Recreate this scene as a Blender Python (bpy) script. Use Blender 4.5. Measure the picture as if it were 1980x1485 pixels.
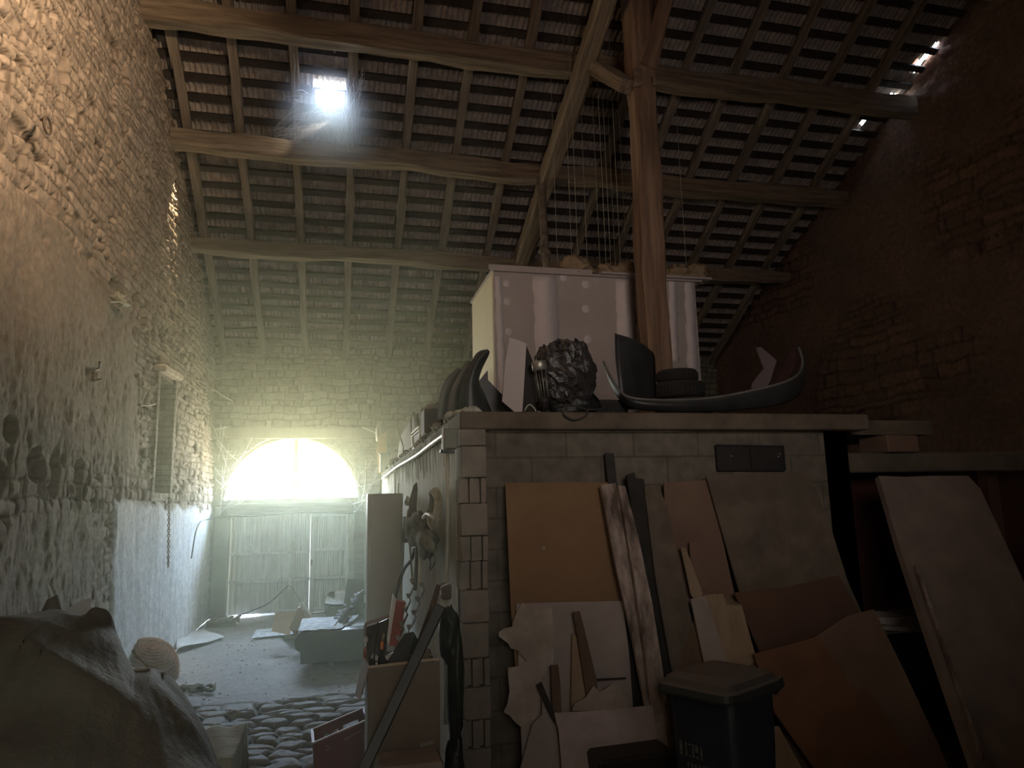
import bpy, math, random
import numpy as np
from mathutils import Vector, Matrix

sc = bpy.context.scene
for _o in list(bpy.data.objects):
    bpy.data.objects.remove(_o)
rnd = random.Random(11)

# ------------------------------------------------------------------ camera
F_PX, CX, CY, EYE = 1373.0, 990.0, 742.5, 1.9
_Y = Vector((655 - CX, -(980 - CY), -F_PX)).normalized()
_Z = Vector((-0.0235 * 8210.0, 8210.0, -F_PX))
_Z = (_Z - _Z.dot(_Y) * _Y).normalized()
_X = _Y.cross(_Z)
ROT = Matrix((_X, _Y, _Z))                       # camera axes -> world axes
cam_d = bpy.data.cameras.new('camera')
cam_d.sensor_width = 36.0
cam_d.lens = F_PX / 1980.0 * 36.0
cam_d.clip_start, cam_d.clip_end = 0.05, 200
cam = bpy.data.objects.new('camera', cam_d)
sc.collection.objects.link(cam)
cam.matrix_world = Matrix.Translation((0, 0, EYE)) @ ROT.to_4x4()
sc.camera = cam
CAMP = Vector((0, 0, EYE))

# ------------------------------------------------------------------ view, world and the large lights
sc.view_settings.view_transform = 'Standard'
sc.view_settings.look = 'None'
sc.view_settings.gamma = 1.0
sc.view_settings.use_curve_mapping = False
sc.view_settings.exposure = 0.0
cy = sc.cycles
cy.use_denoising = True
cy.max_bounces = 7
cy.diffuse_bounces = 5
cy.glossy_bounces = 2
cy.transmission_bounces = 2
cy.transparent_max_bounces = 6
cy.volume_bounces = 1
cy.sample_clamp_indirect = 6.0
cy.sample_clamp_direct = 0.0
cy.caustics_reflective = False
cy.caustics_refractive = False
cy.use_adaptive_sampling = True
cy.adaptive_threshold = 0.02

world = bpy.data.worlds.new('daylight_sky')
sc.world = world
world.use_nodes = True
_n = world.node_tree
_n.nodes.clear()
_out = _n.nodes.new('ShaderNodeOutputWorld')
_bg = _n.nodes.new('ShaderNodeBackground')
_tc = _n.nodes.new('ShaderNodeTexCoord')
_sep = _n.nodes.new('ShaderNodeSeparateXYZ')
_mr = _n.nodes.new('ShaderNodeMapRange')
_cr = _n.nodes.new('ShaderNodeValToRGB')
_mr.inputs[1].default_value = -1
_mr.inputs[2].default_value = 1
_n.links.new(_tc.outputs['Generated'], _sep.inputs[0])
_n.links.new(_sep.outputs['Z'], _mr.inputs[0])
_n.links.new(_mr.outputs[0], _cr.inputs[0])
_cr.color_ramp.elements[0].position = 0.30
_cr.color_ramp.elements[0].color = (0.52, 0.45, 0.30, 1)     # sunlit yard and foliage
_cr.color_ramp.elements[1].position = 0.62
_cr.color_ramp.elements[1].color = (0.62, 0.78, 1.0, 1)      # sky
_e = _cr.color_ramp.elements.new(0.50)
_e.color = (1.0, 0.96, 0.82, 1)
_n.links.new(_cr.outputs[0], _bg.inputs[0])
_bg.inputs[1].default_value = 80.0
_n.links.new(_bg.outputs[0], _out.inputs[0])

def area_light(name, loc, target, sx, sy, power, color, portal=False, spread=math.pi):
    d = bpy.data.lights.new(name, 'AREA')
    d.shape = 'RECTANGLE'
    d.size, d.size_y = sx, sy
    d.energy = power
    d.color = color
    d.spread = spread
    o = bpy.data.objects.new(name, d)
    sc.collection.objects.link(o)
    o.location = loc
    o.rotation_euler = (Vector(target) - Vector(loc)).to_track_quat('-Z', 'Y').to_euler()
    if portal:
        d.cycles.is_portal = True
    return o

def spot_light(name, loc, target, power, color, deg, blend, radius):
    d = bpy.data.lights.new(name, 'SPOT')
    d.energy = power
    d.color = color
    d.spot_size = math.radians(deg)
    d.spot_blend = blend
    d.shadow_soft_size = radius
    o = bpy.data.objects.new(name, d)
    sc.collection.objects.link(o)
    o.location = loc
    o.rotation_euler = (Vector(target) - Vector(loc)).to_track_quat('-Z', 'Y').to_euler()
    return o

# portals that guide the sky light through the two openings of the barn
area_light('portal_arched_window', (-0.84, 14.42, 2.75), (-0.84, 0, 2.75), 2.9, 1.5, 1, (1, 1, 1), portal=True)
# warm daylight from an opening behind the photographer, then two added fill lights
area_light('daylight_opening_behind', (0.9, 1.9, 5.7), (-2.3, 4.4, 6.1), 0.35, 0.35, 150, (1.0, 0.74, 0.48), spread=math.radians(78))
area_light('added_fill_box', (1.2, -1.0, 3.2), (2.9, 8, 4.7), 1.2, 1.2, 18, (1.0, 0.86, 0.78), spread=math.radians(74))  # fill added to brighten the plasterboard box and the block room front
area_light('added_fill_tarpaulin', (0.1, -1.2, 2.3), (-1.3, 3.2, 0.8), 0.8, 0.8, 10, (1.0, 0.93, 0.80), spread=math.radians(120))  # weak fill added so the near side of the tarpaulin is not black
# sun that slips through the slit between roof and stone wall
spot_light('sun_slit', (-2.17, 10.33, 6.72), (-2.33, 10.22, 5.95), 300, (1.0, 0.80, 0.48), 40, 0.4, 0.02)

# ------------------------------------------------------------------ pixel helpers
def ray(px, py):
    return ROT @ Vector((px - CX, -(py - CY), -F_PX))
def aY(px, py, y):
    d = ray(px, py); return CAMP + d * (y / d.y)
def aX(px, py, x):
    d = ray(px, py); return CAMP + d * (x / d.x)
def aZ(px, py, z):
    d = ray(px, py); return CAMP + d * ((z - EYE) / d.z)
def lean(px, py, yt, yb, zt):
    """point of the pixel's ray on the plane that leans from (yt, zt) down to (yb, 0)"""
    d = ray(px, py); s = (yt - yb) / zt
    t = (yt - s * (zt - EYE)) / (d.y - s * d.z)
    return CAMP + d * t

# ------------------------------------------------------------------ mesh helpers
def tagp(o, label=None, cat=None, group=None, kind=None):
    if label: o['label'] = label
    if cat: o['category'] = cat
    if group: o['group'] = group
    if kind: o['kind'] = kind
    return o

class MB:
    def __init__(s): s.v = []; s.f = []; s.smooth = []
    def add(s, vs, fs, smooth=False):
        b = len(s.v); s.v += [tuple(v) for v in vs]
        for f in fs:
            s.f.append(tuple(i + b for i in f)); s.smooth.append(smooth)
        return s
    def box(s, c, d, M=None, bev=0.0):
        hx, hy, hz = d[0] / 2, d[1] / 2, d[2] / 2
        if bev > 0:
            b = min(bev, hx * .9, hy * .9, hz * .9)
            vs = []
            for sx in (-1, 1):
                for sy in (-1, 1):
                    for sz in (-1, 1):
                        vs += [(sx*(hx-b), sy*(hy-b), sz*hz), (sx*(hx-b), sy*hy, sz*(hz-b)), (sx*hx, sy*(hy-b), sz*(hz-b))]
            def I(x, y, z, k): return ((x*4 + y*2 + z) * 3) + k
            fs = [(I(0,0,0,0), I(0,1,0,0), I(1,1,0,0), I(1,0,0,0)), (I(0,0,1,0), I(1,0,1,0), I(1,1,1,0), I(0,1,1,0)),
                  (I(0,0,0,1), I(1,0,0,1), I(1,0,1,1), I(0,0,1,1)), (I(0,1,0,1), I(0,1,1,1), I(1,1,1,1), I(1,1,0,1)),
                  (I(0,0,0,2), I(0,0,1,2), I(0,1,1,2), I(0,1,0,2)), (I(1,0,0,2), I(1,1,0,2), I(1,1,1,2), I(1,0,1,2))]
            for a in (0, 1):
                for c2 in (0, 1):
                    fs.append((I(0,a,c2,0), I(1,a,c2,0), I(1,a,c2,1), I(0,a,c2,1)))
                    fs.append((I(a,0,c2,0), I(a,1,c2,0), I(a,1,c2,2), I(a,0,c2,2)))
                    fs.append((I(a,c2,0,1), I(a,c2,1,1), I(a,c2,1,2), I(a,c2,0,2)))
            for x in (0, 1):
                for y in (0, 1):
                    for z in (0, 1):
                        fs.append((I(x,y,z,0), I(x,y,z,1), I(x,y,z,2)))
        else:
            vs = [(x*hx, y*hy, z*hz) for x in (-1, 1) for y in (-1, 1) for z in (-1, 1)]
            fs = [(0,1,3,2), (4,6,7,5), (0,4,5,1), (2,3,7,6), (0,2,6,4), (1,5,7,3)]
        T = Matrix.Translation(c) @ (M.to_4x4() if M is not None else Matrix.Identity(4))
        return s.add([T @ Vector(v) for v in vs], fs)
    def bar(s, p0, p1, w, h, up=(0, 0, 1), bev=0.0):
        """box from p0 to p1; w sideways, h along up"""
        p0, p1 = Vector(p0), Vector(p1)
        x = (p1 - p0).normalized(); u = Vector(up)
        y = u.cross(x)
        if y.length < 1e-4: y = Vector((0, 1, 0)).cross(x)
        y.normalize(); z = x.cross(y)
        M = Matrix((x, y, z)).transposed()
        return s.box((p0 + p1) / 2, ((p1 - p0).length, w, h), M, bev)
    def tube(s, pts, r, n=8, caps=True, smooth=True):
        pts = [Vector(p) for p in pts]
        rs = r if isinstance(r, (list, tuple)) else [r] * len(pts)
        vs, fs = [], []
        prev = None
        for i, p in enumerate(pts):
            a = pts[max(i-1, 0)]; b = pts[min(i+1, len(pts)-1)]
            t = (b - a).normalized()
            if prev is None:
                q = t.orthogonal().normalized()
            else:
                q = (prev - prev.dot(t) * t)
                q = q.normalized() if q.length > 1e-5 else t.orthogonal().normalized()
            prev = q; w = t.cross(q)
            for k in range(n):
                an = 2 * math.pi * k / n
                vs.append(p + (q * math.cos(an) + w * math.sin(an)) * rs[i])
        for i in range(len(pts) - 1):
            for k in range(n):
                fs.append((i*n+k, i*n+(k+1) % n, (i+1)*n+(k+1) % n, (i+1)*n+k))
        if caps:
            fs.append(tuple(range(n-1, -1, -1))); fs.append(tuple(range((len(pts)-1)*n, len(pts)*n)))
        return s.add(vs, fs, smooth)
    def lathe(s, prof, c, axis=(0, 0, 1), n=24, smooth=True):
        """prof = [(radius, height)]"""
        z = Vector(axis).normalized(); x = z.orthogonal().normalized(); y = z.cross(x); c = Vector(c)
        vs, fs = [], []
        for (r, h) in prof:
            for k in range(n):
                an = 2 * math.pi * k / n
                vs.append(c + z*h + (x*math.cos(an) + y*math.sin(an)) * r)
        for i in range(len(prof) - 1):
            for k in range(n):
                fs.append((i*n+k, i*n+(k+1) % n, (i+1)*n+(k+1) % n, (i+1)*n+k))
        return s.add(vs, fs, smooth)
    def slab(s, poly, off, smooth=False):
        """closed polygon (world points) given thickness by the vector off"""
        n = len(poly); off = Vector(off)
        a = [Vector(p) for p in poly]
        vs = a + [p + off for p in a]
        fs = [tuple(range(n)), tuple(range(2*n-1, n-1, -1))] + [(i, i+n, (i+1) % n + n, (i+1) % n) for i in range(n)]
        return s.add(vs, fs, smooth)
    def sheet(s, grid, thick, smooth=True):
        """grid[i][j] of points, given thickness along its normals"""
        R, C = len(grid), len(grid[0])
        G = [[Vector(p) for p in row] for row in grid]
        vs, N = [p for row in G for p in row], []
        for i in range(R):
            for j in range(C):
                du = G[i][min(j+1, C-1)] - G[i][max(j-1, 0)]; dv = G[min(i+1, R-1)][j] - G[max(i-1, 0)][j]
                nn = du.cross(dv); N.append(nn.normalized() if nn.length > 1e-9 else Vector((0, 0, 1)))
        vs = vs + [p + nn*thick for p, nn in zip(vs, N)]
        o = R*C; fs = []
        for i in range(R-1):
            for j in range(C-1):
                a = i*C+j; fs += [(a+1, a, a+C, a+C+1), (o+a, o+a+1, o+a+C+1, o+a+C)]
        for j in range(C-1):
            fs += [(j, j+1, o+j+1, o+j), ((R-1)*C+j+1, (R-1)*C+j, o+(R-1)*C+j, o+(R-1)*C+j+1)]
        for i in range(R-1):
            fs += [((i+1)*C, i*C, o+i*C, o+(i+1)*C), (i*C+C-1, (i+1)*C+C-1, o+(i+1)*C+C-1, o+i*C+C-1)]
        return s.add(vs, fs, smooth)
    def build(s, name, m, parent=None, origin=None, rot=None):
        V = np.array(s.v, dtype=float)
        if parent is not None and origin is None:
            base = Vector(parent.get('_o', (0, 0, 0)))
            org = Vector(((V[:, 0].min()+V[:, 0].max())/2, (V[:, 1].min()+V[:, 1].max())/2, V[:, 2].min()))
        else:
            base = Vector((0, 0, 0))
            org = Vector(origin) if origin is not None else Vector(((V[:, 0].min()+V[:, 0].max())/2, (V[:, 1].min()+V[:, 1].max())/2, V[:, 2].min()))
        Vl = V - np.array(org)
        M3 = None
        if rot is not None:                       # local axes: object keeps a rotation so that its grain follows it
            M3 = rot.to_3x3(); Vl = Vl @ np.array(M3)
        me = bpy.data.meshes.new(name)
        me.from_pydata([tuple(p) for p in Vl], [], s.f)
        me.polygons.foreach_set('use_smooth', s.smooth)
        me.validate(); me.update()
        if isinstance(m, (list, tuple)):
            for k in m: me.materials.append(k)
        else: me.materials.append(m)
        o = bpy.data.objects.new(name, me); sc.collection.objects.link(o)
        if parent is not None:
            o.parent = parent
            o.location = org - base
        else:
            o.location = org
        if M3 is not None: o.rotation_euler = M3.to_euler()
        return o

def thing(name, loc, label, cat, group=None, kind=None):
    o = bpy.data.objects.new(name, None); sc.collection.objects.link(o)
    o.location = loc; o.empty_display_size = 0.1
    o['_o'] = tuple(loc)
    return tagp(o, label, cat, group, kind)

def axes_along(p0, p1, up=(0, 0, 1)):
    x = (Vector(p1) - Vector(p0)).normalized(); y = Vector(up).cross(x)
    if y.length < 1e-4: y = Vector((0, 1, 0)).cross(x)
    y.normalize(); z = x.cross(y)
    return Matrix((x, y, z)).transposed()

def timber(name, p0, p1, w, h, m, parent=None, up=(0, 0, 1), rough=0.008, seg=0.18, sd=0, taper=0.0, bow=0.0):
    """hand-hewn beam: octagonal section, uneven faces, grain along its local X"""
    r = random.Random(sd * 7 + 3)
    p0, p1 = Vector(p0), Vector(p1); M = axes_along(p0, p1, up)
    L = (p1 - p0).length; n = max(3, int(L / seg)); b = min(w, h) * 0.12
    ring = [(-w/2+b, -h/2), (w/2-b, -h/2), (w/2, -h/2+b), (w/2, h/2-b), (w/2-b, h/2), (-w/2+b, h/2), (-w/2, h/2-b), (-w/2, -h/2+b)]
    ph = [r.uniform(0, 6.28) for _ in range(8)]; ph2 = [r.uniform(0, 6.28) for _ in range(8)]
    q = MB(); vs = []; fs = []
    bp = r.uniform(0, 6.28)
    for i in range(n+1):
        t = i / n; x = L*t; k = 1 - taper*t
        wob = bow*math.sin(math.pi*t) + rough*1.2*math.sin(x*1.7+bp)
        for j, (a, c) in enumerate(ring):
            d = 1 + (rough/max(w, h))*2.2*(math.sin(x*2.3+ph[j]) + .6*math.sin(x*6.1+ph2[j])) + r.uniform(-1, 1)*rough*.8/max(w, h)
            vs.append(p0 + M @ Vector((x, a*k*d, c*k*d + wob)))
    for i in range(n):
        for j in range(8):
            fs.append((i*8+j, i*8+(j+1) % 8, (i+1)*8+(j+1) % 8, (i+1)*8+j))
    fs.append(tuple(range(7, -1, -1))); fs.append(tuple(range(n*8, n*8+8)))
    q.add(vs, fs)
    return q.build(name, m, parent, origin=(tuple(p0) if parent is None else None), rot=M)

# ------------------------------------------------------------------ materials
def mat(name, c1, c2=None, rough=0.8, scale=4.0, bump=0.0, bscale=40.0, metal=0.0, stretch=None, c3=None, spec=0.3,
        dust=None, dusts=2.0, attr=None, lo=0.35, hi=0.65, coat=0.0, alpha=None):
    m = bpy.data.materials.new(name); m.use_nodes = True
    nt = m.node_tree; N = nt.nodes; Lk = nt.links
    b = N['Principled BSDF']
    b.inputs['Roughness'].default_value = rough
    b.inputs['Metallic'].default_value = metal
    b.inputs['Specular IOR Level'].default_value = spec
    if coat: b.inputs['Coat Weight'].default_value = coat
    tc = N.new('ShaderNodeTexCoord'); mp = N.new('ShaderNodeMapping')
    Lk.new(tc.outputs['Object'], mp.inputs[0])
    if stretch: mp.inputs['Scale'].default_value = stretch
    def noise(sc_, det=5, src=mp.outputs[0]):
        n = N.new('ShaderNodeTexNoise'); n.inputs['Scale'].default_value = sc_; n.inputs['Detail'].default_value = det
        n.inputs['Roughness'].default_value = 0.62
        Lk.new(src, n.inputs['Vector']); return n
    def ramp(src, a, b2, p0, p1):
        r = N.new('ShaderNodeValToRGB'); r.color_ramp.elements[0].position = p0; r.color_ramp.elements[1].position = p1
        r.color_ramp.elements[0].color = (*a, 1); r.color_ramp.elements[1].color = (*b2, 1)
        Lk.new(src, r.inputs[0]); return r
    def mixc(fac, a, c):
        x = N.new('ShaderNodeMix'); x.data_type = 'RGBA'
        if isinstance(fac, float): x.inputs[0].default_value = fac
        else: Lk.new(fac, x.inputs[0])
        for k, v in ((6, a), (7, c)):
            if isinstance(v, tuple): x.inputs[k].default_value = (*v, 1)
            else: Lk.new(v, x.inputs[k])
        return x.outputs[2]
    c2 = c2 or tuple(x*0.7 for x in c1)
    col = ramp(noise(scale).outputs[0], c2, c1, lo, hi).outputs[0]
    if c3:
        f = ramp(noise(scale*0.35, 3).outputs[0], (0, 0, 0), (1, 1, 1), 0.48, 0.62).outputs[0]
        col = mixc(f, col, c3)
    if dust:
        geo = N.new('ShaderNodeNewGeometry'); sx = N.new('ShaderNodeSeparateXYZ'); Lk.new(geo.outputs['Normal'], sx.inputs[0])
        mr = N.new('ShaderNodeMapRange'); mr.inputs[1].default_value = 0.3; mr.inputs[2].default_value = 1.0; mr.inputs[4].default_value = 0.75
        Lk.new(sx.outputs['Z'], mr.inputs[0])
        col = mixc(mr.outputs[0], col, dust)
    Lk.new(col, b.inputs['Base Color'])
    if bump:
        bn = N.new('ShaderNodeBump'); bn.inputs['Strength'].default_value = bump; bn.inputs['Distance'].default_value = 0.02
        Lk.new(noise(bscale, 6).outputs[0], bn.inputs['Height']); Lk.new(bn.outputs[0], b.inputs['Normal'])
    if alpha is not None:
        b.inputs['Alpha'].default_value = alpha
    return m

def stone_mat(name, ca, cb, mortar, plaster, pl2, white, rough=0.95, bump=0.6):
    """colours steered by the wall's own attributes: tone (per stone), mortar, plaster, whitewash"""
    m = bpy.data.materials.new(name); m.use_nodes = True
    nt = m.node_tree; N = nt.nodes; Lk = nt.links; b = N['Principled BSDF']
    b.inputs['Roughness'].default_value = rough; b.inputs['Specular IOR Level'].default_value = 0.15
    at = N.new('ShaderNodeAttribute'); at.attribute_name = 'surf'
    sp = N.new('ShaderNodeSeparateColor'); Lk.new(at.outputs['Color'], sp.inputs[0])
    tc = N.new('ShaderNodeTexCoord')
    def noise(s, d=6, st=None):
        n = N.new('ShaderNodeTexNoise'); n.inputs['Scale'].default_value = s; n.inputs['Detail'].default_value = d; n.inputs['Roughness'].default_value = .65
        if st:
            mp = N.new('ShaderNodeMapping'); mp.inputs['Scale'].default_value = st; Lk.new(tc.outputs['Object'], mp.inputs[0]); Lk.new(mp.outputs[0], n.inputs['Vector'])
        else: Lk.new(tc.outputs['Object'], n.inputs['Vector'])
        return n.outputs[0]
    def mix(f, a, c, mode='MIX'):
        x = N.new('ShaderNodeMix'); x.data_type = 'RGBA'; x.blend_type = mode
        if isinstance(f, float): x.inputs[0].default_value = f
        else: Lk.new(f, x.inputs[0])
        for k, v in ((6, a), (7, c)):
            if isinstance(v, tuple): x.inputs[k].default_value = (*v, 1)
            else: Lk.new(v, x.inputs[k])
        return x.outputs[2]
    st = mix(sp.outputs[0], ca, cb)
    st = mix(sp.outputs[1], st, mortar)
    stretch = (1, 2.5, .8)
    pn = N.new('ShaderNodeMapRange'); pn.inputs[1].default_value = .35; pn.inputs[2].default_value = .65
    Lk.new(noise(1.3, 6), pn.inputs[0])
    pl = mix(pn.outputs[0], plaster, pl2)
    c = mix(sp.outputs[2], st, pl)
    wn = N.new('ShaderNodeMapRange'); wn.inputs[1].default_value = .42; wn.inputs[2].default_value = .58
    Lk.new(noise(2.2, 8, (1, 3.0, .5)), wn.inputs[0])
    wc = mix(wn.outputs[0], white, tuple(v*.82 for v in white))
    c = mix(at.outputs['Alpha'], c, wc)
    g = N.new('ShaderNodeMapRange'); g.inputs[1].default_value = .3; g.inputs[2].default_value = .7; g.inputs[3].default_value = .62; g.inputs[4].default_value = 1.12
    Lk.new(noise(14, 8), g.inputs[0])
    cc = N.new('ShaderNodeCombineColor')
    for k in range(3): Lk.new(g.outputs[0], cc.inputs[k])
    c = mix(1.0, c, cc.outputs[0], 'MULTIPLY')
    Lk.new(c, b.inputs['Base Color'])
    bn = N.new('ShaderNodeBump'); bn.inputs['Strength'].default_value = bump; bn.inputs['Distance'].default_value = 0.025
    Lk.new(noise(26, 10), bn.inputs['Height']); Lk.new(bn.outputs[0], b.inputs['Normal'])
    return m

WOOD = (0.235, 0.17, 0.115)
M = {}
M['timber'] = mat('old_oak_timber', (0.30, 0.225, 0.16), (0.13, 0.095, 0.065), 0.85, 3.0, 0.7, 7.0, stretch=(0.35, 5, 5), dust=(0.40, 0.36, 0.31))
M['rafter'] = mat('grey_rafter_wood', (0.27, 0.215, 0.165), (0.13, 0.10, 0.075), 0.88, 3.0, 0.7, 7.0, stretch=(0.35, 5, 5), dust=(0.36, 0.32, 0.28))
M['post'] = mat('orange_brown_post_wood', (0.31, 0.20, 0.135), (0.16, 0.10, 0.068), 0.8, 2.6, 0.7, 6.0, stretch=(0.3, 4, 4))
M['batten'] = mat('shadow_dark_batten_wood', (0.055, 0.042, 0.034), (0.03, 0.023, 0.02), 0.9, 6.0, 0.4, 10.0)  # tone darkened to include the shadow bands between tile courses
M['metal_black'] = mat('black_metal', (0.02, 0.02, 0.02), (0.035, 0.03, 0.028), 0.5, 6.0, 0.1, 30)

# ------------------------------------------------------------------ the barn shell
def roof_z(y):
    return 4.9 + 0.6 * (14 - y) if y >= RIDGE else 4.9 + 0.6 * (14 - RIDGE) - 0.6 * (RIDGE - y)
RIDGE = 6.2
NEAR = -1.6
XL, FARY = -2.25, 14.0

def hsh(a, b, k=0.0):
    v = np.sin(a * 127.1 + b * 311.7 + k * 74.7) * 43758.5453
    return v - np.floor(v)

def vnoise(x, y, s=1.0, k=0.0, octv=3):
    out = np.zeros_like(x); amp = 1.0; tot = 0
    for o in range(octv):
        xs, ys = x * s, y * s
        xi, yi = np.floor(xs), np.floor(ys); xf, yf = xs - xi, ys - yi
        u, v = xf*xf*(3-2*xf), yf*yf*(3-2*yf)
        n = (hsh(xi, yi, k+o)*(1-u) + hsh(xi+1, yi, k+o)*u)*(1-v) + (hsh(xi, yi+1, k+o)*(1-u) + hsh(xi+1, yi+1, k+o)*u)*v
        out += n*amp; tot += amp; amp *= .5; s *= 2.03
    return out / tot

def sstep(x, a, b):
    t = np.clip((x - a) / (b - a), 0, 1); return t*t*(3-2*t)

def rubble(u, v, seed, course=0.13, width=0.26, gap=0.02, depth=0.05):
    """height, tone and mortar of rubble masonry laid in uneven courses"""
    r = np.random.RandomState(seed)
    vw = v + 0.10*(vnoise(u, v, 0.8, seed)-.5) + course*.75*(vnoise(u, v, 2.6, seed+5, 2)-.5)
    uw = u + 0.06*(vnoise(u, v, 3.1, seed+9)-.5)
    edges = np.cumsum(r.uniform(course*.55, course*1.5, 400)) - 1.0
    row = np.searchsorted(edges, vw)
    top = edges[np.clip(row, 0, 399)]; bot = edges[np.clip(row-1, 0, 399)]
    fv = np.minimum(top - vw, vw - bot)
    w = width*(0.65 + 0.8*hsh(row*1.0, row*0+3.0, seed))
    uu = uw/w + 13.7*hsh(row*1.0, row*0+1.0, seed)
    ci = np.floor(uu)
    lo = ci + .72*(hsh(ci, row*1.0, seed+1)-.5); hi = ci + 1 + .72*(hsh(ci+1, row*1.0, seed+1)-.5)
    less = uu < lo; more = uu > hi
    cell = np.where(less, ci-1, np.where(more, ci+1, ci))
    lo2 = cell + .72*(hsh(cell, row*1.0, seed+1)-.5); hi2 = cell + 1 + .72*(hsh(cell+1, row*1.0, seed+1)-.5)
    fu = np.minimum(uu-lo2, hi2-uu)*w
    d = np.minimum(fu, fv) + .012*(vnoise(u, v, 14.0, seed+3)-.5)
    tone = hsh(cell, row*1.0, seed+7)
    body = sstep(d, gap*.1, gap*1.1)
    tilt = ((uu-(lo2+hi2)/2)*(hsh(cell, row*1.0, seed+8)-.5) + (vw-(top+bot)/2)/course*(hsh(cell, row*1.0, seed+11)-.5))*depth*.6
    h = body*(depth*.75 + depth*.6*hsh(cell, row*1.0, seed+12) + tilt) + .012*(vnoise(u, v, 9, seed+2)-.5)
    miss = hsh(cell, row*1.0, seed+20) > 0.955
    h = np.where(miss, -depth*1.0*body, h)
    return h, tone, 1-body

def grid_wall(name, P, nu, nv, m, keep=None, attr=None, kind='structure'):
    """P: (nv+1, nu+1, 3) vertices"""
    me = bpy.data.meshes.new(name)
    V = P.reshape(-1, 3)
    i = np.arange(nv)[:, None]*(nu+1) + np.arange(nu)[None, :]
    q = np.stack([i, i+1, i+nu+2, i+nu+1], -1).reshape(-1, 4)
    if keep is not None: q = q[keep.reshape(-1)]
    me.vertices.add(len(V)); me.vertices.foreach_set('co', V.astype(np.float32).ravel())
    me.loops.add(q.size); me.loops.foreach_set('vertex_index', q.astype(np.int32).ravel())
    me.polygons.add(len(q)); me.polygons.foreach_set('loop_start', np.arange(0, q.size, 4, dtype=np.int32))
    me.polygons.foreach_set('use_smooth', np.ones(len(q), dtype=bool))
    if attr is not None:
        a = me.attributes.new('surf', 'FLOAT_COLOR', 'POINT'); a.data.foreach_set('color', attr.reshape(-1, 4).astype(np.float32).ravel())
    me.update(calc_edges=True); me.validate()
    me.materials.append(m)
    o = bpy.data.objects.new(name, me); sc.collection.objects.link(o)
    if kind: o['kind'] = kind
    return o

# ---- left wall: rubble above, rough render in the middle, whitewash low at the far end
mt_left = stone_mat('left_wall_rubble', (0.40, 0.32, 0.255), (0.26, 0.205, 0.165), (0.11, 0.085, 0.065), (0.34, 0.265, 0.21), (0.27, 0.215, 0.175), (0.80, 0.80, 0.82))
nu, nv = 900, 560
yy = np.concatenate([np.linspace(NEAR, 4.2, 60, endpoint=False), np.linspace(4.2, 8.5, 460, endpoint=False), np.linspace(8.5, FARY+.3, nu-519)])
U = np.repeat(yy[None, :], nv+1, 0)
rz = np.where(yy >= RIDGE, 4.9+.6*(14-yy), 4.9+.6*(14-RIDGE)-.6*(RIDGE-yy)) + .20
V = np.linspace(0, 1, nv+1)[:, None]*rz[None, :]
h, tone, mort = rubble(U, V, 3, course=.095, width=.20, gap=.013, depth=.030)
h = h - .03*sstep(vnoise(U, V, 5.5, 66, 2), .62, .75) - .05*sstep(vnoise(U*.7, V, 9.0, 67, 2), .70, .78)
for _ in range(2):
    h[1:-1, 1:-1] = (h[1:-1, 1:-1]*2 + h[:-2, 1:-1] + h[2:, 1:-1] + h[1:-1, :-2] + h[1:-1, 2:])/6
lim = 4.25 + .5*(vnoise(U, V, .8, 44)-.5) - 2.6*sstep(U, 8.4, 9.6)
pl = sstep(lim - V, -.12, .18) * sstep(V, 2.0+.5*(vnoise(U, V, 1.3, 45)-.5), 2.55)
low = sstep(1.95+.25*(vnoise(U, V, 2.0, 47)-.5)-V, -.05, .1) * (1-sstep(U, 7.7, 8.2))
pl = np.maximum(pl*.94, low*.9)
wh = sstep(2.02-.02*(U-8)+.22*(vnoise(U, V, 2.6, 48)-.5) - V, -.04, .08) * sstep(U, 8.12, 8.3)
rough_pl = .035*vnoise(U, V, 2.4, 50, 4) + .02*vnoise(U, V*.6, 11, 51, 3)
hh = h*(1-pl) + (rough_pl + .16*h)*pl
hh = hh*(1-wh) + (.03 + .012*vnoise(U, V, 3, 52, 3) + .006*vnoise(U*2.2, V*.4, 8, 53, 2))*wh
hh += .10*(vnoise(U, V, .45, 55, 2)-.5)
def pit(y0, z0, a, b, depth, hard=.25):
    dd = np.sqrt(((U-y0)/a)**2 + ((V-z0)/b)**2) + .5*(vnoise(U, V, 6, 60)-.5)
    return depth*(1-sstep(dd, 1-hard, 1+hard))
for (y0, z0, a, b, dp) in [(7.95, 4.18, .17, .13, .3), (8.98, 4.2, .14, .12, .3), (9.9, 4.17, .13, .12, .3), (10.75, 4.15, .1, .09, .2), (6.3, 5.62, .09, .16, .3),
                           (6.2, 2.28, .14, .12, .15), (6.62, 2.22, .09, .17, .16), (7.15, 2.25, .10, .11, .14), (5.7, 2.5, .1, .08, .15), (7.35, 3.2, .14, .06, .12),
                           (12.2, 2.9, .12, .1, .2), (9.2, 6.2, .12, .1, .25), (7.9, 6.6, .1, .1, .25), (9.9, 5.6, .1, .1, .2), (13.0, 3.4, .1, .08, .15), (5.4, 2.15, .22, .12, .12), (11.9, 4.4, .09, .08, .18)]:
    hh -= pit(y0, z0, a, b, dp)
hh = hh - .012*np.abs(vnoise(U, V, 4, 70)-.5)
P = np.stack([XL - .045*(V-2.5)*.5 + hh - .03, U, V], -1)
Yc = (U[:-1, :-1]+U[1:, 1:])/2; Zc = (V[:-1, :-1]+V[1:, 1:])/2
keep = ~((Yc > 9.72) & (Yc < 10.62) & (Zc > 2.12) & (Zc < 3.72 - .12*np.cos((Yc-10.17)*3)))
attr = np.stack([tone, mort, pl, wh], -1)
wl = grid_wall('wall_left', P, nu, nv, mt_left, keep, attr)
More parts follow.
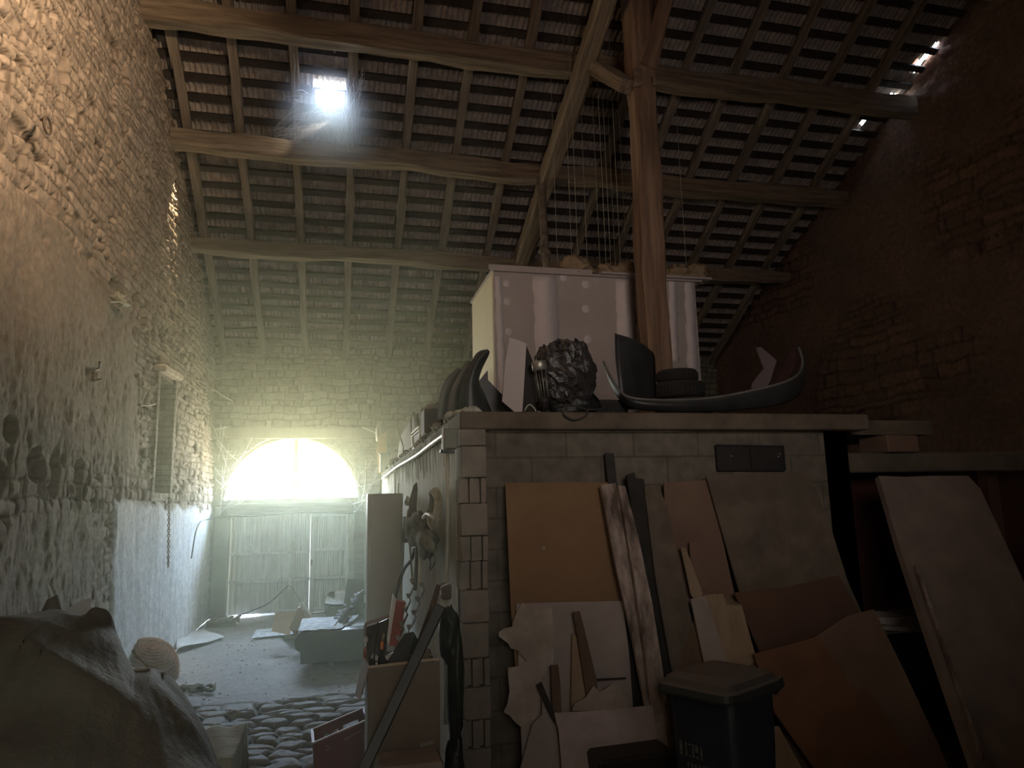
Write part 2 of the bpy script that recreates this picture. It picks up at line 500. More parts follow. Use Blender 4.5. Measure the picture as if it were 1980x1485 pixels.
# the walled niche that is cut into it
def brick_mat(name, c1, c2, mortar, sx=4.0, bw=.5, bh=.25, ms=.02, rot=None, bump=.5):
    m = bpy.data.materials.new(name); m.use_nodes = True
    nt = m.node_tree; N = nt.nodes; Lk = nt.links; b = N['Principled BSDF']; b.inputs['Roughness'].default_value = .92
    b.inputs['Specular IOR Level'].default_value = .15
    tc = N.new('ShaderNodeTexCoord'); mp = N.new('ShaderNodeMapping'); Lk.new(tc.outputs['Object'], mp.inputs[0])
    if rot: mp.inputs['Rotation'].default_value = rot
    br = N.new('ShaderNodeTexBrick'); Lk.new(mp.outputs[0], br.inputs['Vector'])
    br.inputs['Scale'].default_value = 1.0; br.inputs['Brick Width'].default_value = bw; br.inputs['Row Height'].default_value = bh; br.inputs['Mortar Size'].default_value = ms
    br.inputs['Color1'].default_value = (*c1, 1); br.inputs['Color2'].default_value = (*c2, 1); br.inputs['Mortar'].default_value = (*mortar, 1)
    n = N.new('ShaderNodeTexNoise'); n.inputs['Scale'].default_value = 9; n.inputs['Detail'].default_value = 8; Lk.new(tc.outputs['Object'], n.inputs['Vector'])
    mr = N.new('ShaderNodeMapRange'); mr.inputs[1].default_value = .3; mr.inputs[2].default_value = .7; mr.inputs[3].default_value = .65; mr.inputs[4].default_value = 1.15
    Lk.new(n.outputs[0], mr.inputs[0]); cc = N.new('ShaderNodeCombineColor')
    for k in range(3): Lk.new(mr.outputs[0], cc.inputs[k])
    x = N.new('ShaderNodeMix'); x.data_type = 'RGBA'; x.blend_type = 'MULTIPLY'; x.inputs[0].default_value = 1
    Lk.new(br.outputs['Color'], x.inputs[6]); Lk.new(cc.outputs[0], x.inputs[7]); Lk.new(x.outputs[2], b.inputs['Base Color'])
    bn = N.new('ShaderNodeBump'); bn.inputs['Strength'].default_value = bump; bn.inputs['Distance'].default_value = .02
    ad = N.new('ShaderNodeMath'); ad.operation = 'SUBTRACT'; Lk.new(n.outputs[0], ad.inputs[0]); Lk.new(br.outputs['Fac'], ad.inputs[1])
    Lk.new(ad.outputs[0], bn.inputs['Height']); Lk.new(bn.outputs[0], b.inputs['Normal'])
    return m
M['niche_brick'] = brick_mat('niche_brick', (0.27, .21, .16), (.22, .17, .13), (.15, .12, .1), bw=.22, bh=.075, ms=.01, rot=(math.pi/2, 0, 0))
q = MB(); xn = XL - .42
for (a, b_) in [((9.66, 2.05), (9.72, 3.85)), ((10.62, 2.05), (10.70, 3.85))]:
    q.box(((XL+xn)/2-.01, (a[0]+b_[0])/2, (a[1]+b_[1])/2), (abs(XL-xn)+.05, b_[0]-a[0]+.04, b_[1]-a[1]), bev=.01)
q.box((xn-.03, 10.17, 2.95), (.06, 1.1, 1.9)); q.box(((XL+xn)/2, 10.17, 2.08), (.42, 1.0, .1)); q.box(((XL+xn)/2-.01, 10.17, 3.68), (.40, 1.0, .09))
o = q.build('trim_1', M['niche_brick']); o['kind'] = 'structure'
M['lintel'] = mat('pale_lintel_stone', (.62, .50, .36), (.40, .31, .22), .9, 6, .8, 30)
q = MB(); q.box((XL+.015, 10.15, 3.72), (.16, 1.05, .09), Matrix.Rotation(.05, 3, 'X'), bev=.02)
o = q.build('niche_lintel', M['lintel']); tagp(o, 'pale stone lintel over the tall walled-up niche in the left wall', 'lintel')

# ---- far wall with the door opening and the half-round window
mt_far = stone_mat('far_wall_rubble', (0.30, 0.285, 0.22), (0.20, 0.19, 0.145), (0.13, 0.12, 0.09), (0.34, 0.33, 0.255), (0.28, 0.27, 0.205), (0.7, 0.7, 0.66))
WCX, WZ, WR = -0.84, 2.01, 1.255
XR = 8.1
nu, nv = 760, 330
xx = np.concatenate([np.linspace(XL-.35, 2.6, 500, endpoint=False), np.linspace(2.6, XR+.3, nu-499)])
U = np.repeat(xx[None, :], nv+1, 0); V = np.repeat(np.linspace(0, 5.05, nv+1)[:, None], nu+1, 1)
h, tone, mort = rubble(U, V, 21, course=.105, width=.22, gap=.016, depth=.04)
h += .02*(vnoise(U, V, 1.5, 83, 3)-.5)
pl = sstep(3.42+.04*(vnoise(U, V, 3, 81)-.5)-V, -.02, .03)
hh = h*(1-pl) + (.03+.015*vnoise(U, V, 4, 82, 4)+.1*h)*pl
P = np.stack([U, FARY - hh, V], -1)
Xc = (U[:-1, :-1]+U[1:, 1:])/2; Zc = (V[:-1, :-1]+V[1:, 1:])/2
inwin = ((Xc-WCX)**2 + ((Zc-WZ)*WR/1.24)**2 < WR**2) & (Zc > WZ)
indoor = (Xc > -1.9) & (Xc < .20) & (Zc < 1.83)
keep = ~(inwin | indoor)
attr = np.stack([tone, mort, pl*.95, pl*0], -1)
wf = grid_wall('wall_far', P, nu, nv, mt_far, keep, attr)
# window reveal (the arch seen in the thickness of the wall)
M['far_plaster'] = mat('far_arch_plaster', (.34, .33, .25), (.27, .26, .20), .95, 3, .6, 25)
q = MB(); n = 40; prof_out = []
for k in range(n+1):
    a = math.pi*k/n
    prof_out.append((WCX+WR*math.cos(a), WZ+1.24*math.sin(a)))
g = [[(x, FARY-.05, z) for x, z in prof_out], [(x, FARY+.40, z) for x, z in prof_out]]
q.sheet(g, .06)
q.box((WCX, FARY+.18, WZ-.06), (2*WR+.1, .5, .1), bev=.01)
o = q.build('trim_2', M['far_plaster']); o['kind'] = 'structure'
# window: frame, mullion and two panes
M['win_wood'] = mat('window_wood', (.30, .29, .23), (.2, .19, .15), .8, 5, .4, 20)
M['glass'] = bpy.data.materials.new('window_glass'); M['glass'].use_nodes = True
nt = M['glass'].node_tree; nt.nodes.clear()
a = nt.nodes.new('ShaderNodeOutputMaterial'); b = nt.nodes.new('ShaderNodeMixShader'); c = nt.nodes.new('ShaderNodeBsdfTransparent'); d = nt.nodes.new('ShaderNodeBsdfGlossy')
c.inputs[0].default_value = (.96, .98, .95, 1); d.inputs['Roughness'].default_value = .08; b.inputs[0].default_value = .05
nt.links.new(c.outputs[0], b.inputs[1]); nt.links.new(d.outputs[0], b.inputs[2]); nt.links.new(b.outputs[0], a.inputs[0])
WY = FARY + .03
win = thing('window_1', (WCX, WY, WZ), None, None, kind='structure')
q = MB()
ring_o = [(WCX+(WR+.01)*math.cos(math.pi*k/n), WZ+1.25*math.sin(math.pi*k/n)) for k in range(n+1)]
ring_i = [(WCX+(WR-.025)*math.cos(math.pi*k/n), WZ+1.225*math.sin(math.pi*k/n)) for k in range(n+1)]
vs = []
for (xo, zo), (xi, zi) in zip(ring_o, ring_i):
    vs += [(xo, WY-.03, zo), (xi, WY-.03, zi), (xi, WY+.03, zi), (xo, WY+.03, zo)]
fs = []
for k in range(n):
    for j in range(4): fs.append((k*4+j, k*4+(j+1) % 4, k*4+4+(j+1) % 4, k*4+4+j))
q.add(vs, fs); q.box((WCX, WY, WZ+.03), (2*WR, .06, .07)); q.build('frame', M['win_wood'], win)
q = MB(); q.bar((WCX+.04, WY-.01, WZ), (WCX+.04, WY-.01, WZ+1.24), .075, .055); q.build('mullion', M['win_wood'], win)
for sgn in (-1, 1):
    q = MB(); arc = [(WCX+.04+sgn*.02, WY+.005, WZ+.03)]
    for k in range(n//2+1):
        an = math.pi/2*k/(n//2)
        arc.append((WCX+sgn*(WR-.04)*math.cos(an), WY+.005, WZ+.03+1.17*math.sin(an)))
    q.slab(arc, (0, .004, 0)); q.build('pane', M['glass'], win)

# ---- right gable wall, near wall
mt_right = stone_mat('right_wall_rubble', (0.20, 0.12, 0.085), (0.13, 0.08, 0.058), (0.07, 0.045, 0.035), (0.19, 0.12, 0.09), (0.14, 0.09, 0.07), (0.5, 0.5, 0.5))
XRN = 9.7                                          # the gable runs slightly out towards the viewer
def right_x(y): return XR + (FARY-.0 - y)*(XRN-XR)/(FARY-0) * .95
nu, nv = 420, 260
yy = np.linspace(NEAR, FARY+.2, nu+1)
U = np.repeat(yy[None, :], nv+1, 0)
rz = np.where(yy >= RIDGE, 4.9+.6*(14-yy), 4.9+.6*(14-RIDGE)-.6*(RIDGE-yy)) + .16
V = np.linspace(0, 1, nv+1)[:, None]*rz[None, :]
h, tone, mort = rubble(U, V, 33, course=.16, width=.32, gap=.02, depth=.05)
pl = sstep(vnoise(U, V, .5, 91, 3), .42, .6)
hh = h*(1-pl*.8)
top = sstep(V/rz[None, :], .96, 1.0)
P = np.stack([XR + (FARY-U)*(XRN-XR)/FARY*.95 - hh, U, V - top*.03*vnoise(U, V*0, 2.2, 92, 3)], -1)
wr = grid_wall('wall_right', P[:, ::-1], nu, nv, mt_right, None, np.stack([tone, mort, pl, pl*0], -1)[:, ::-1])
M['rubble_plain'] = mat('near_wall_rubble', (.22, .17, .13), (.13, .10, .08), .95, 2, .8, 12)
q = MB()
q.slab([(XL-.5, NEAR, 0), (XRN+.5, NEAR, 0), (XRN+.5, NEAR, roof_z(NEAR)+.1), (XL-.5, NEAR, roof_z(NEAR)+.1)], (0, -.4, 0))
o = q.build('wall_near', M['rubble_plain']); o['kind'] = 'structure'

# ---- floor: packed earth with screed far, cobbles near
M['floor'] = stone_mat('barn_floor', (.33, .315, .31), (.24, .23, .23), (.10, .095, .09), (.36, .345, .34), (.27, .26, .265), (.5, .5, .5), rough=.75, bump=.35)
nu, nv = 560, 560
xs_ = np.concatenate([np.linspace(XL-.5, 1.4, 360, endpoint=False), np.linspace(1.4, XRN+.5, nu-359)])
ys_ = np.concatenate([np.linspace(NEAR, 3.8, 40, endpoint=False), np.linspace(3.8, 8.4, 320, endpoint=False), np.linspace(8.4, FARY+.7, nv-359)])
U = np.repeat(xs_[None, :], nv+1, 0); V = np.repeat(ys_[:, None], nu+1, 1)
cs = .19
uw = (U*.75 + .25*vnoise(U, V, 1.4, 5))/cs; vw = (V*1.15 + .2*vnoise(U, V, 1.6, 6))/cs
ci, cj = np.floor(uw), np.floor(vw)
d1 = np.full(U.shape, 9.0); d2 = np.full(U.shape, 9.0); tn = np.zeros(U.shape)
for a in (-1, 0, 1):
    for b_ in (-1, 0, 1):
        px_ = ci+a+.5+.8*(hsh(ci+a, cj+b_, 1)-.5); py_ = cj+b_+.5+.8*(hsh(ci+a, cj+b_, 2)-.5)
        d = np.sqrt((uw-px_)**2+(vw-py_)**2); t = hsh(ci+a, cj+b_, 3)
        new = d < d1
        d2 = np.where(new, d1, np.minimum(d2, d)); tn = np.where(new, t, tn); d1 = np.where(new, d, d1)
edge = d2-d1
cob = sstep(edge, 0.0, .42)
cob_h = np.sqrt(cob)*(.022+.045*tn) + .014*vnoise(U, V, 12, 9, 3) + .02*vnoise(U, V, 1.5, 10, 2)
line = 7.93 + .22*(vnoise(U, V*0, 1.2, 7)-.5)
isc = sstep(line - V, -.05, .15)
flat = .040 + .012*vnoise(U, V, 1.1, 12, 4) + .004*vnoise(U, V, 14, 13, 3)
Zf = cob_h*isc + flat*(1-isc) - .05
P = np.stack([U, V, Zf], -1)
attr = np.stack([tn, (1-sstep(edge, .02, .2))*isc, 1-isc, isc*0], -1)
fl = grid_wall('floor', P, nu, nv, M['floor'], None, attr)

# ---- roof: ribbed clay tiles seen from below, laid in courses
M['tile'] = mat('clay_tile_underside', (.48, .41, .36), (.28, .23, .20), .9, 9, .4, 22, c3=(.34, .30, .28))
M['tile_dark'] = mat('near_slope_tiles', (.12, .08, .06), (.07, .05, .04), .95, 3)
TILE = .283                                        # gauge along the slope
cosr, sinr = 1/math.sqrt(1.36), .6/math.sqrt(1.36)
def rib(x):
    """profile of one clay tile across its width"""
    t = (x / .225) % 1.0
    return .045*np.abs(np.sin(math.pi*t*3))**.9 - .030*np.exp(-((t-.5)/.06)**2)*0 + .016*np.exp(-((np.minimum(t, 1-t))/.07)**2)
nu = 1250
x0, x1 = XL-.55, XRN+.4
xs_ = np.linspace(x0, x1, nu+1)
def slope_strip(y_start, z_start, dy, dz, nrow, seed, holes):
    """rows of tiles from the eave upwards; returns grid and keep mask"""
    r = np.random.RandomState(seed); rows = []; 
    for k in range(nrow):
        j = .006*r.uniform(-1, 1, nu+1)
        tile = np.floor(xs_/.225 + .5*(k % 2))
        lift = .010*(hsh(tile, tile*0+k, seed)-.5)
        ribs = rib(xs_ + .1125*(k % 2))
        scal = .035*np.abs(np.sin(math.pi*(xs_+.1125*(k % 2))/.225))
        for (s, up) in ((-.055, .0), (.10, .012), (.21, .030), (.283, .046)):
            dist = k*TILE + s
            dd = dist*np.ones(nu+1) - (scal if s < 0 else 0)
            y = y_start + dy*dd; z = z_start + dz*dd + (.10 - up*1.15) + ribs*(1 if s < .27 else .7) + lift
            rows.append(np.stack([xs_, y, z], -1))
    P = np.array(rows); nv = len(rows)-1
    X = (P[:-1, :-1, 0]+P[1:, 1:, 0])/2; Y = (P[:-1, :-1, 1]+P[1:, 1:, 1])/2
    keep = np.ones((nv, nu), bool)
    for f in holes: keep &= ~f(X, Y)
    return P, nv, keep
SKY0 = aY(638, 183, 8.9)
SKYX, SKYY = 0, 0
def on_roof(px, py, off=0.1):
    d = ray(px, py)                                # z = 4.9+off+.6(14-y)
    t = (4.9+off+.6*14-EYE)/(d.z+.6*d.y); return CAMP + d*t
_a, _b = on_roof(608, 166), on_roof(668, 203)
SK = (_a.x, _b.x, _b.y, _a.y) if _b.y < _a.y else (_a.x, _b.x, _a.y, _b.y)
def h_sky(X, Y): return (X > SK[0]) & (X < SK[1]) & (Y > SK[2]) & (Y < SK[3])
gaps = []
for (pxa, pya, pxb, pyb, w_) in [(1520, 510, 1548, 470, .05), (1548, 470, 1606, 395, .06), (1775, 125, 1806, 100, .12), (1720, 195, 1732, 188, .06), (1628, 352, 1640, 335, .03), (1660, 245, 1680, 225, .03), (1476, 562, 1482, 555, .03)]:
    A, B = on_roof(pxa, pya), on_roof(pxb, pyb); gaps.append((A, B, w_))
def h_gap(X, Y):
    out = np.zeros(X.shape, bool)
    for A, B, w_ in gaps:
        ab = np.array([B.x-A.x, B.y-A.y]); L2 = max(ab@ab, 1e-4)
        t = np.clip(((X-A.x)*ab[0]+(Y-A.y)*ab[1])/L2, 0, 1)
        dx = X-(A.x+t*ab[0]); dy = Y-(A.y+t*ab[1])
        out |= (np.sqrt(dx*dx+dy*dy) < w_*(.25+.9*vnoise(X, Y, 9, 77, 2)))
    return out
nrow = int((14.35-RIDGE)/ (TILE*cosr))+1
P, nv, keep = slope_strip(14.35, 4.9-.6*.35, -cosr, sinr, nrow, 5, [h_sky, h_gap])
ceil = thing('ceiling', (3, RIDGE, roof_z(RIDGE)), None, None, kind='structure')
def as_part(o, parent):
    o.parent = parent; o.location = Vector(o.location) - Vector(parent['_o'])
    if 'kind' in o: del o['kind']
    return o
t1 = grid_wall('tiles', P, nu, nv, M['tile'], keep, None, None); as_part(t1, ceil)
nrow2 = int((RIDGE-NEAR+.6)/(TILE*cosr))+1
q = MB()
q.slab([(x0, RIDGE+.05, roof_z(RIDGE)+.16), (x1, RIDGE+.05, roof_z(RIDGE)+.16), (x1, NEAR-.6, roof_z(NEAR)-.36+.16), (x0, NEAR-.6, roof_z(NEAR)-.36+.16)], (0, 0, .05))
q.box(((x0+x1)/2, RIDGE, roof_z(RIDGE)+.22), (x1-x0, .3, .06))
q.build('near_slope_tiles', M['tile_dark'], ceil)
for k in range(nrow):
    d = k*TILE + .015
    y = 14.35 - cosr*d; z = 4.9-.21 + sinr*d + .055
    q = MB(); seg = []
    for xa_, xb_ in (((x0, SK[0]-.05), (SK[1]+.05, x1-.35)) if SK[2]-.03 < y < SK[3]+.03 else ((x0, x1-.35),)):
        q.bar((xa_, y, z), (xb_, y, z), .095, .05, up=(0, .5145, .857))  # drawn wider to take in the shadow under the tile laps
    q.build('batten', M['batten'], ceil)

# ---- purlins and rafters
def zr(y, off=0.0): return 4.9 + .6*(14-y) + off
for i, (y, w, hgt, lab) in enumerate([
        (8.55, .24, .30, 'thick squared purlin above the skylight, topmost of the long roof beams in view'),
        (10.05, .25, .27, 'thick purlin just below the skylight with a sunlit patch near the stone wall'),
        (11.65, .22, .24, 'lowest weathered purlin, above the last bay of rafters over the far wall'),
        (7.0, .24, .28, 'dark purlin close under the ridge at the upper edge of the view')]):
    o = timber('purlin', (XL-.3, y, zr(y, -.06)-hgt/2-.06), (XR+1.0, y, zr(y, -.06)-hgt/2-.06), w, hgt, M['timber'], sd=i, rough=.012, bow=-.03)
    tagp(o, lab, 'roof beam', 'purlins of the far roof slope')
S = .787; xr0 = -1.47
for k in range(-1, 14):
    x = xr0 + S*k + rnd.uniform(-.02, .02)
    if k == -1: x = -2.16
    if x > XR+.4: continue
    o = timber('rafter', (x+rnd.uniform(-.02, .02), 14.1, zr(14.1, -.05)), (x, RIDGE+.1, zr(RIDGE+.1, -.05)), .12, .11, M['rafter'], sd=20+k, rough=.008, seg=.25)
    ORD = ['nearest', 'second', 'third', 'fourth', 'fifth', 'sixth', 'seventh', 'eighth', 'ninth', 'tenth', 'eleventh', 'twelfth', 'thirteenth', 'fourteenth', 'fifteenth']
    lab = 'timber rafter running down under the roof tiles, %s to the left stone wall' % ORD[k+1] if k < 1 else 'timber rafter under the roof tiles, %s counted from the left stone wall' % ORD[k+1]
    tagp(o, lab, 'rafter', 'rafters of the far roof slope')
o = timber('ridge_beam', (XL-.3, RIDGE, roof_z(RIDGE)-.2), (XR+1.2, RIDGE, roof_z(RIDGE)-.2), .22, .26, M['timber'], sd=60)
tagp(o, 'dark squared beam along the ridge of the roof', 'roof beam')

# ------------------------------------------------------------------ more materials
M['block'] = brick_mat('cinder_block_wall', (.17, .15, .12), (.145, .125, .10), (.115, .10, .08), bw=.5, bh=.2, ms=.008, rot=(math.pi/2, 0, 0), bump=.35)
M['block_plain'] = mat('cinder_block', (.26, .225, .185), (.19, .165, .135), .95, 5, .6, 40, c3=(.30, .24, .20))
M['concrete_dark'] = mat('slab_edge', (.15, .12, .088), (.09, .07, .053), .95, 4, .5, 20)
M['render'] = mat('drippy_render', (.52, .50, .41), (.34, .33, .265), .95, 6, .9, 16, stretch=(1, 1.6, .35))
M['white_strip'] = mat('whitened_lath', (.48, .45, .40), (.34, .31, .27), .8, 8, .2, 20)
M['pboard'] = mat('plasterboard', (.50, .44, .42), (.42, .37, .35), .9, 1.6, .05, 30)
M['pboard_lit'] = mat('plasterboard_lit', (.80, .72, .54), (.72, .65, .48), .85, 2, .05, 20)  # lit copy of the plasterboard: light on the left face is in its colour
M['filler'] = mat('joint_filler', (.74, .66, .66), (.66, .59, .59), .9, 5, .15, 40)
M['fibre'] = mat('tan_fibreboard', (.25, .155, .085), (.20, .12, .065), .85, 1.2, .08, 40, c3=(.17, .105, .06))
M['white_board'] = mat('dirty_white_board', (.36, .30, .275), (.27, .225, .205), .8, 2.2, .15, 20)
M['white_thick'] = mat('pale_insulation_board', (.27, .215, .185), (.20, .16, .14), .85, 4, .15, 18, c3=(.19, .15, .125))
M['torn'] = mat('torn_plasterboard', (.42, .365, .32), (.25, .21, .175), .92, 3.5, .4, 16)
M['pink_slab'] = mat('pinkish_plasterboard', (.46, .375, .375), (.37, .30, .29), .85, 6, .12, 20, c3=(.34, .27, .25))
M['plank_old'] = mat('flaking_painted_plank', (.42, .34, .30), (.11, .08, .065), .9, 5, .9, 9, stretch=(3, 3, .5))
M['lath_tan'] = mat('tan_lath', (.33, .24, .16), (.24, .17, .11), .85, 3, .2, 12, stretch=(3, 3, .4))
M['lath_dark'] = mat('dark_brown_lath', (.14, .095, .065), (.09, .06, .045), .9, 3, .3, 12, stretch=(3, 3, .4))
M['black_wood'] = mat('blackened_board', (.035, .032, .028), (.02, .019, .017), .8, 4, .3, 14)
M['grey_board'] = mat('grey_brown_panel', (.16, .13, .10), (.10, .08, .062), .9, 5, .2, 16, c3=(.105, .088, .062))
M['orange_ply'] = mat('orange_plywood', (.20, .105, .055), (.16, .08, .042), .8, 3, .1, 16, c3=(.13, .07, .04))
M['brown_ply'] = mat('brown_plywood', (.125, .07, .045), (.09, .05, .035), .85, 1.4, .1, 16)
M['ply_dull'] = mat('dull_brown_plywood', (.20, .13, .09), (.15, .095, .07), .85, 1.6, .1, 16)
M['bin'] = mat('dark_green_bin_plastic', (.035, .04, .035), (.026, .03, .028), .55, 5, .1, 60, dust=(.20, .17, .155))
M['bin_body'] = mat('dark_blue_bin_plastic', (.022, .026, .034), (.018, .02, .026), .5, 5, .1, 60)
M['rubber'] = mat('tyre_rubber', (.03, .028, .026), (.02, .019, .018), .85, 6, .4, 30, dust=(.07, .06, .055))
M['car_black'] = mat('black_car_plastic', (.035, .036, .036), (.022, .022, .022), .38, 4, .08, 20, dust=(.09, .085, .075))
M['car_grey'] = mat('dusty_grey_fender', (.16, .155, .145), (.10, .097, .09), .45, 4, .1, 20)
M['film'] = mat('crumpled_black_film', (.05, .046, .045), (.03, .028, .028), .22, 6, .9, 14, spec=.8)
M['insul'] = mat('tan_mineral_wool', (.42, .30, .19), (.28, .20, .13), .95, 5, .9, 18)
M['steel'] = mat('worn_steel', (.45, .44, .38), (.28, .27, .23), .4, 6, .15, 30, metal=.7)
M['galv'] = mat('bright_bracket_metal', (.62, .61, .55), (.45, .44, .40), .35, 8, .1, 30, metal=.5)
M['pipe'] = mat('pale_plastic_pipe', (.74, .72, .58), (.58, .56, .44), .35, 5, .1, 20)
M['cardboard'] = mat('cardboard', (.24, .19, .145), (.19, .15, .115), .9, 2.2, .12, 20)
M['cardboard_pale'] = mat('pale_cardboard', (.60, .47, .32), (.50, .38, .26), .9, 2.2, .12, 20)
M['crate'] = mat('dark_red_crate_plastic', (.23, .05, .045), (.17, .035, .034), .5, 4, .08, 30)
M['crate_rim'] = mat('scuffed_crate_rim', (.55, .40, .36), (.38, .2, .18), .6, 8, .2, 30)
M['cabinet'] = mat('grey_beige_cabinet', (.52, .50, .44), (.46, .44, .385), .5, 1.5, .04, 20)
M['sofa'] = mat('dark_green_leather', (.070, .064, .054), (.050, .046, .040), .42, 4, .15, 16)
M['paper'] = mat('scattered_paper', (.72, .76, .82), (.42, .46, .52), .8, 11, .6, 18, lo=.42, hi=.55)
M['paper_plain'] = mat('white_paper', (.72, .72, .72), (.6, .6, .6), .8, 4, .3, 20)
M['door'] = mat('pale_painted_sheet_metal', (.80, .81, .78), (.68, .69, .66), .6, 3, .15, 20, stretch=(4, 1, .7), c3=(.62, .60, .54))
M['tarp'] = mat('dark_olive_tarpaulin', (.165, .165, .132), (.115, .115, .092), .78, 3, .5, 26, c3=(.175, .165, .13))
M['cloth'] = mat('dusty_green_cloth', (.42, .44, .37), (.30, .32, .27), .9, 4, .6, 20)
M['worn'] = mat('worn_print_paint', (.15, .145, .13), (.05, .05, .05), .8, 40, 0)
M['wicker'] = mat('brown_wicker', (.42, .19, .10), (.2, .09, .05), .8, 14, .8, 60)
M['rope'] = mat('rope_fibre', (.52, .50, .38), (.36, .34, .26), .9, 30, .5, 60)
M['cable'] = mat('dark_cable', (.05, .048, .042), (.03, .03, .026), .6)
M['chain'] = mat('rusty_chain', (.16, .12, .09), (.10, .075, .055), .7, 30, metal=.4)
M['web'] = mat('dusty_cobweb', (.80, .78, .80), (.70, .68, .70), .95, spec=.0)
M['red_box'] = mat('red_brown_board', (.38, .12, .085), (.28, .085, .06), .7, 4, .1, 20)
M['white_paint'] = mat('off_white_paint', (.76, .74, .68), (.62, .60, .54), .6, 6, .1, 20)
M['yellow'] = mat('warm_yellow_board', (.80, .60, .30), (.66, .48, .24), .8, 4, .3, 20)
M['cream'] = mat('cream_enamel', (.74, .70, .50), (.62, .58, .40), .5, 4, .1, 20)
M['orange'] = mat('orange_plastic', (.85, .26, .05), (.7, .2, .04), .4)
M['bag'] = mat('grey_green_canvas', (.22, .215, .175), (.15, .145, .12), .9, 5, .7, 22)
M['black_bag'] = mat('black_plastic_bag', (.025, .027, .025), (.018, .02, .018), .35, 5, .8, 10)
M['stone'] = mat('loose_stone', (.42, .36, .30), (.28, .24, .20), .9, 8, .6, 30)
M['shrub'] = mat('brown_dry_scrap', (.20, .18, .15), (.12, .11, .09), .9, 20, .6, 40)
M['red_cloth'] = mat('dark_red_cloth', (.05, .022, .02), (.035, .015, .014), .9, 5, .4, 20)
M['lilac'] = mat('dusty_lilac_sheet', (.15, .115, .115), (.11, .085, .085), .8, 4, .3, 20)
M['green_box'] = mat('grey_green_enamel', (.20, .21, .165), (.15, .155, .125), .6, 5, .1, 20)
M['enamel_white'] = mat('white_enamel_bowl', (.62, .55, .50), (.5, .44, .4), .5)
M['red_tile'] = mat('reddish_tile', (.50, .26, .20), (.38, .18, .14), .8, 8, .3, 20)
M['red_dark'] = mat('dark_red_panel', (.09, .03, .024), (.06, .022, .018), .8, 4, .2, 14)

def P3(pts, y): return [aY(px, py, y) for px, py in pts]

def board(name, label, cat, pts, plane, thick, m, group=None, ext=None, parent=None):
    """flat piece whose outline is seen at pts; plane = y or (y_top, y_bottom, z_top)"""
    if isinstance(plane, tuple): W = [lean(px, py, *plane) for px, py in pts]
    else: W = [aY(px, py, plane) for px, py in pts]
    n = len(W)
    if ext is not None:
        for a, b in ((ext, ext-1), (ext+1, (ext+2) % n)):
            if W[a].z < W[b].z and W[a].z > .03:
                d = W[a]-W[b]; W[a] = W[b] + d*((W[b].z-.02)/(W[b].z-W[a].z))
            elif W[a].z < .01:
                d = W[a]-W[b]; W[a] = W[b] + d*((W[b].z-.02)/(W[b].z-W[a].z))
    nn = Vector((0, 0, 0))
    for i in range(n): nn += W[i].cross(W[(i+1) % n])
    nn.normalize()
    if nn.y < 0: nn = -nn
    q = MB(); q.slab(W, nn*thick)
    o = q.build(name, m, parent)
    if label: tagp(o, label, cat, group)
    return o

def strip(q, L, R, bulge, thick, n=10):
    g = []
    for a, b in zip(L, R):
        row = []
        for j in range(n+1):
            t = j/n; p = a.lerp(b, t); row.append(p + Vector((0, -bulge*math.sin(math.pi*t), 0)))
        g.append(row)
    return q.sheet(g, thick)

def smooth_curve(pts, k=5):
    out = []
    P_ = [pts[0]] + list(pts) + [pts[-1]]
    for i in range(1, len(P_)-2):
        a, b, c, d = [Vector(x) for x in P_[i-1:i+3]]
        for j in range(k):
            t = j/k
            out.append(.5*((2*b) + (c-a)*t + (2*a-5*b+4*c-d)*t*t + (3*b-a-3*c+d)*t*t*t))
    out.append(Vector(P_[-2])); return out

def blob(q, c, r, seed, amp=.12, n=28, freq=2.5, flat=None, sharp=False):
    """closed lumpy ellipsoid"""
    rr = random.Random(seed); ph = [(rr.uniform(-1, 1), rr.uniform(-1, 1), rr.uniform(-1, 1), rr.uniform(0, 6.28)) for _ in range(10)]
    vs, fs = [], []; m_ = n//2
    for i in range(m_+1):
        th = math.pi*i/m_
        for j in range(n):
            a = 2*math.pi*j/n
            d = Vector((math.sin(th)*math.cos(a), math.sin(th)*math.sin(a), math.cos(th)))
            s = 0
            for k, (x, y, z, p) in enumerate(ph):
                w = math.sin(freq*(1+.35*k)*(d.x*x+d.y*y+d.z*z)*2+p)
                s += (abs(w) if sharp else w)/(1+.3*k)
            k_ = 1 + amp*s*.4
            v = Vector((d.x*r[0]*k_, d.y*r[1]*k_, d.z*r[2]*k_))
            if flat is not None and v.z < flat: v.z = flat
            vs.append(Vector(c)+v)
    for i in range(m_):
        for j in range(n): fs.append((i*n+j, (i+1)*n+j, (i+1)*n+(j+1) % n, i*n+(j+1) % n))
    return q.add(vs, fs, not sharp)

def wire(q, pts, r, n=6, k=6):
    return q.tube(smooth_curve(pts, k), r, n)

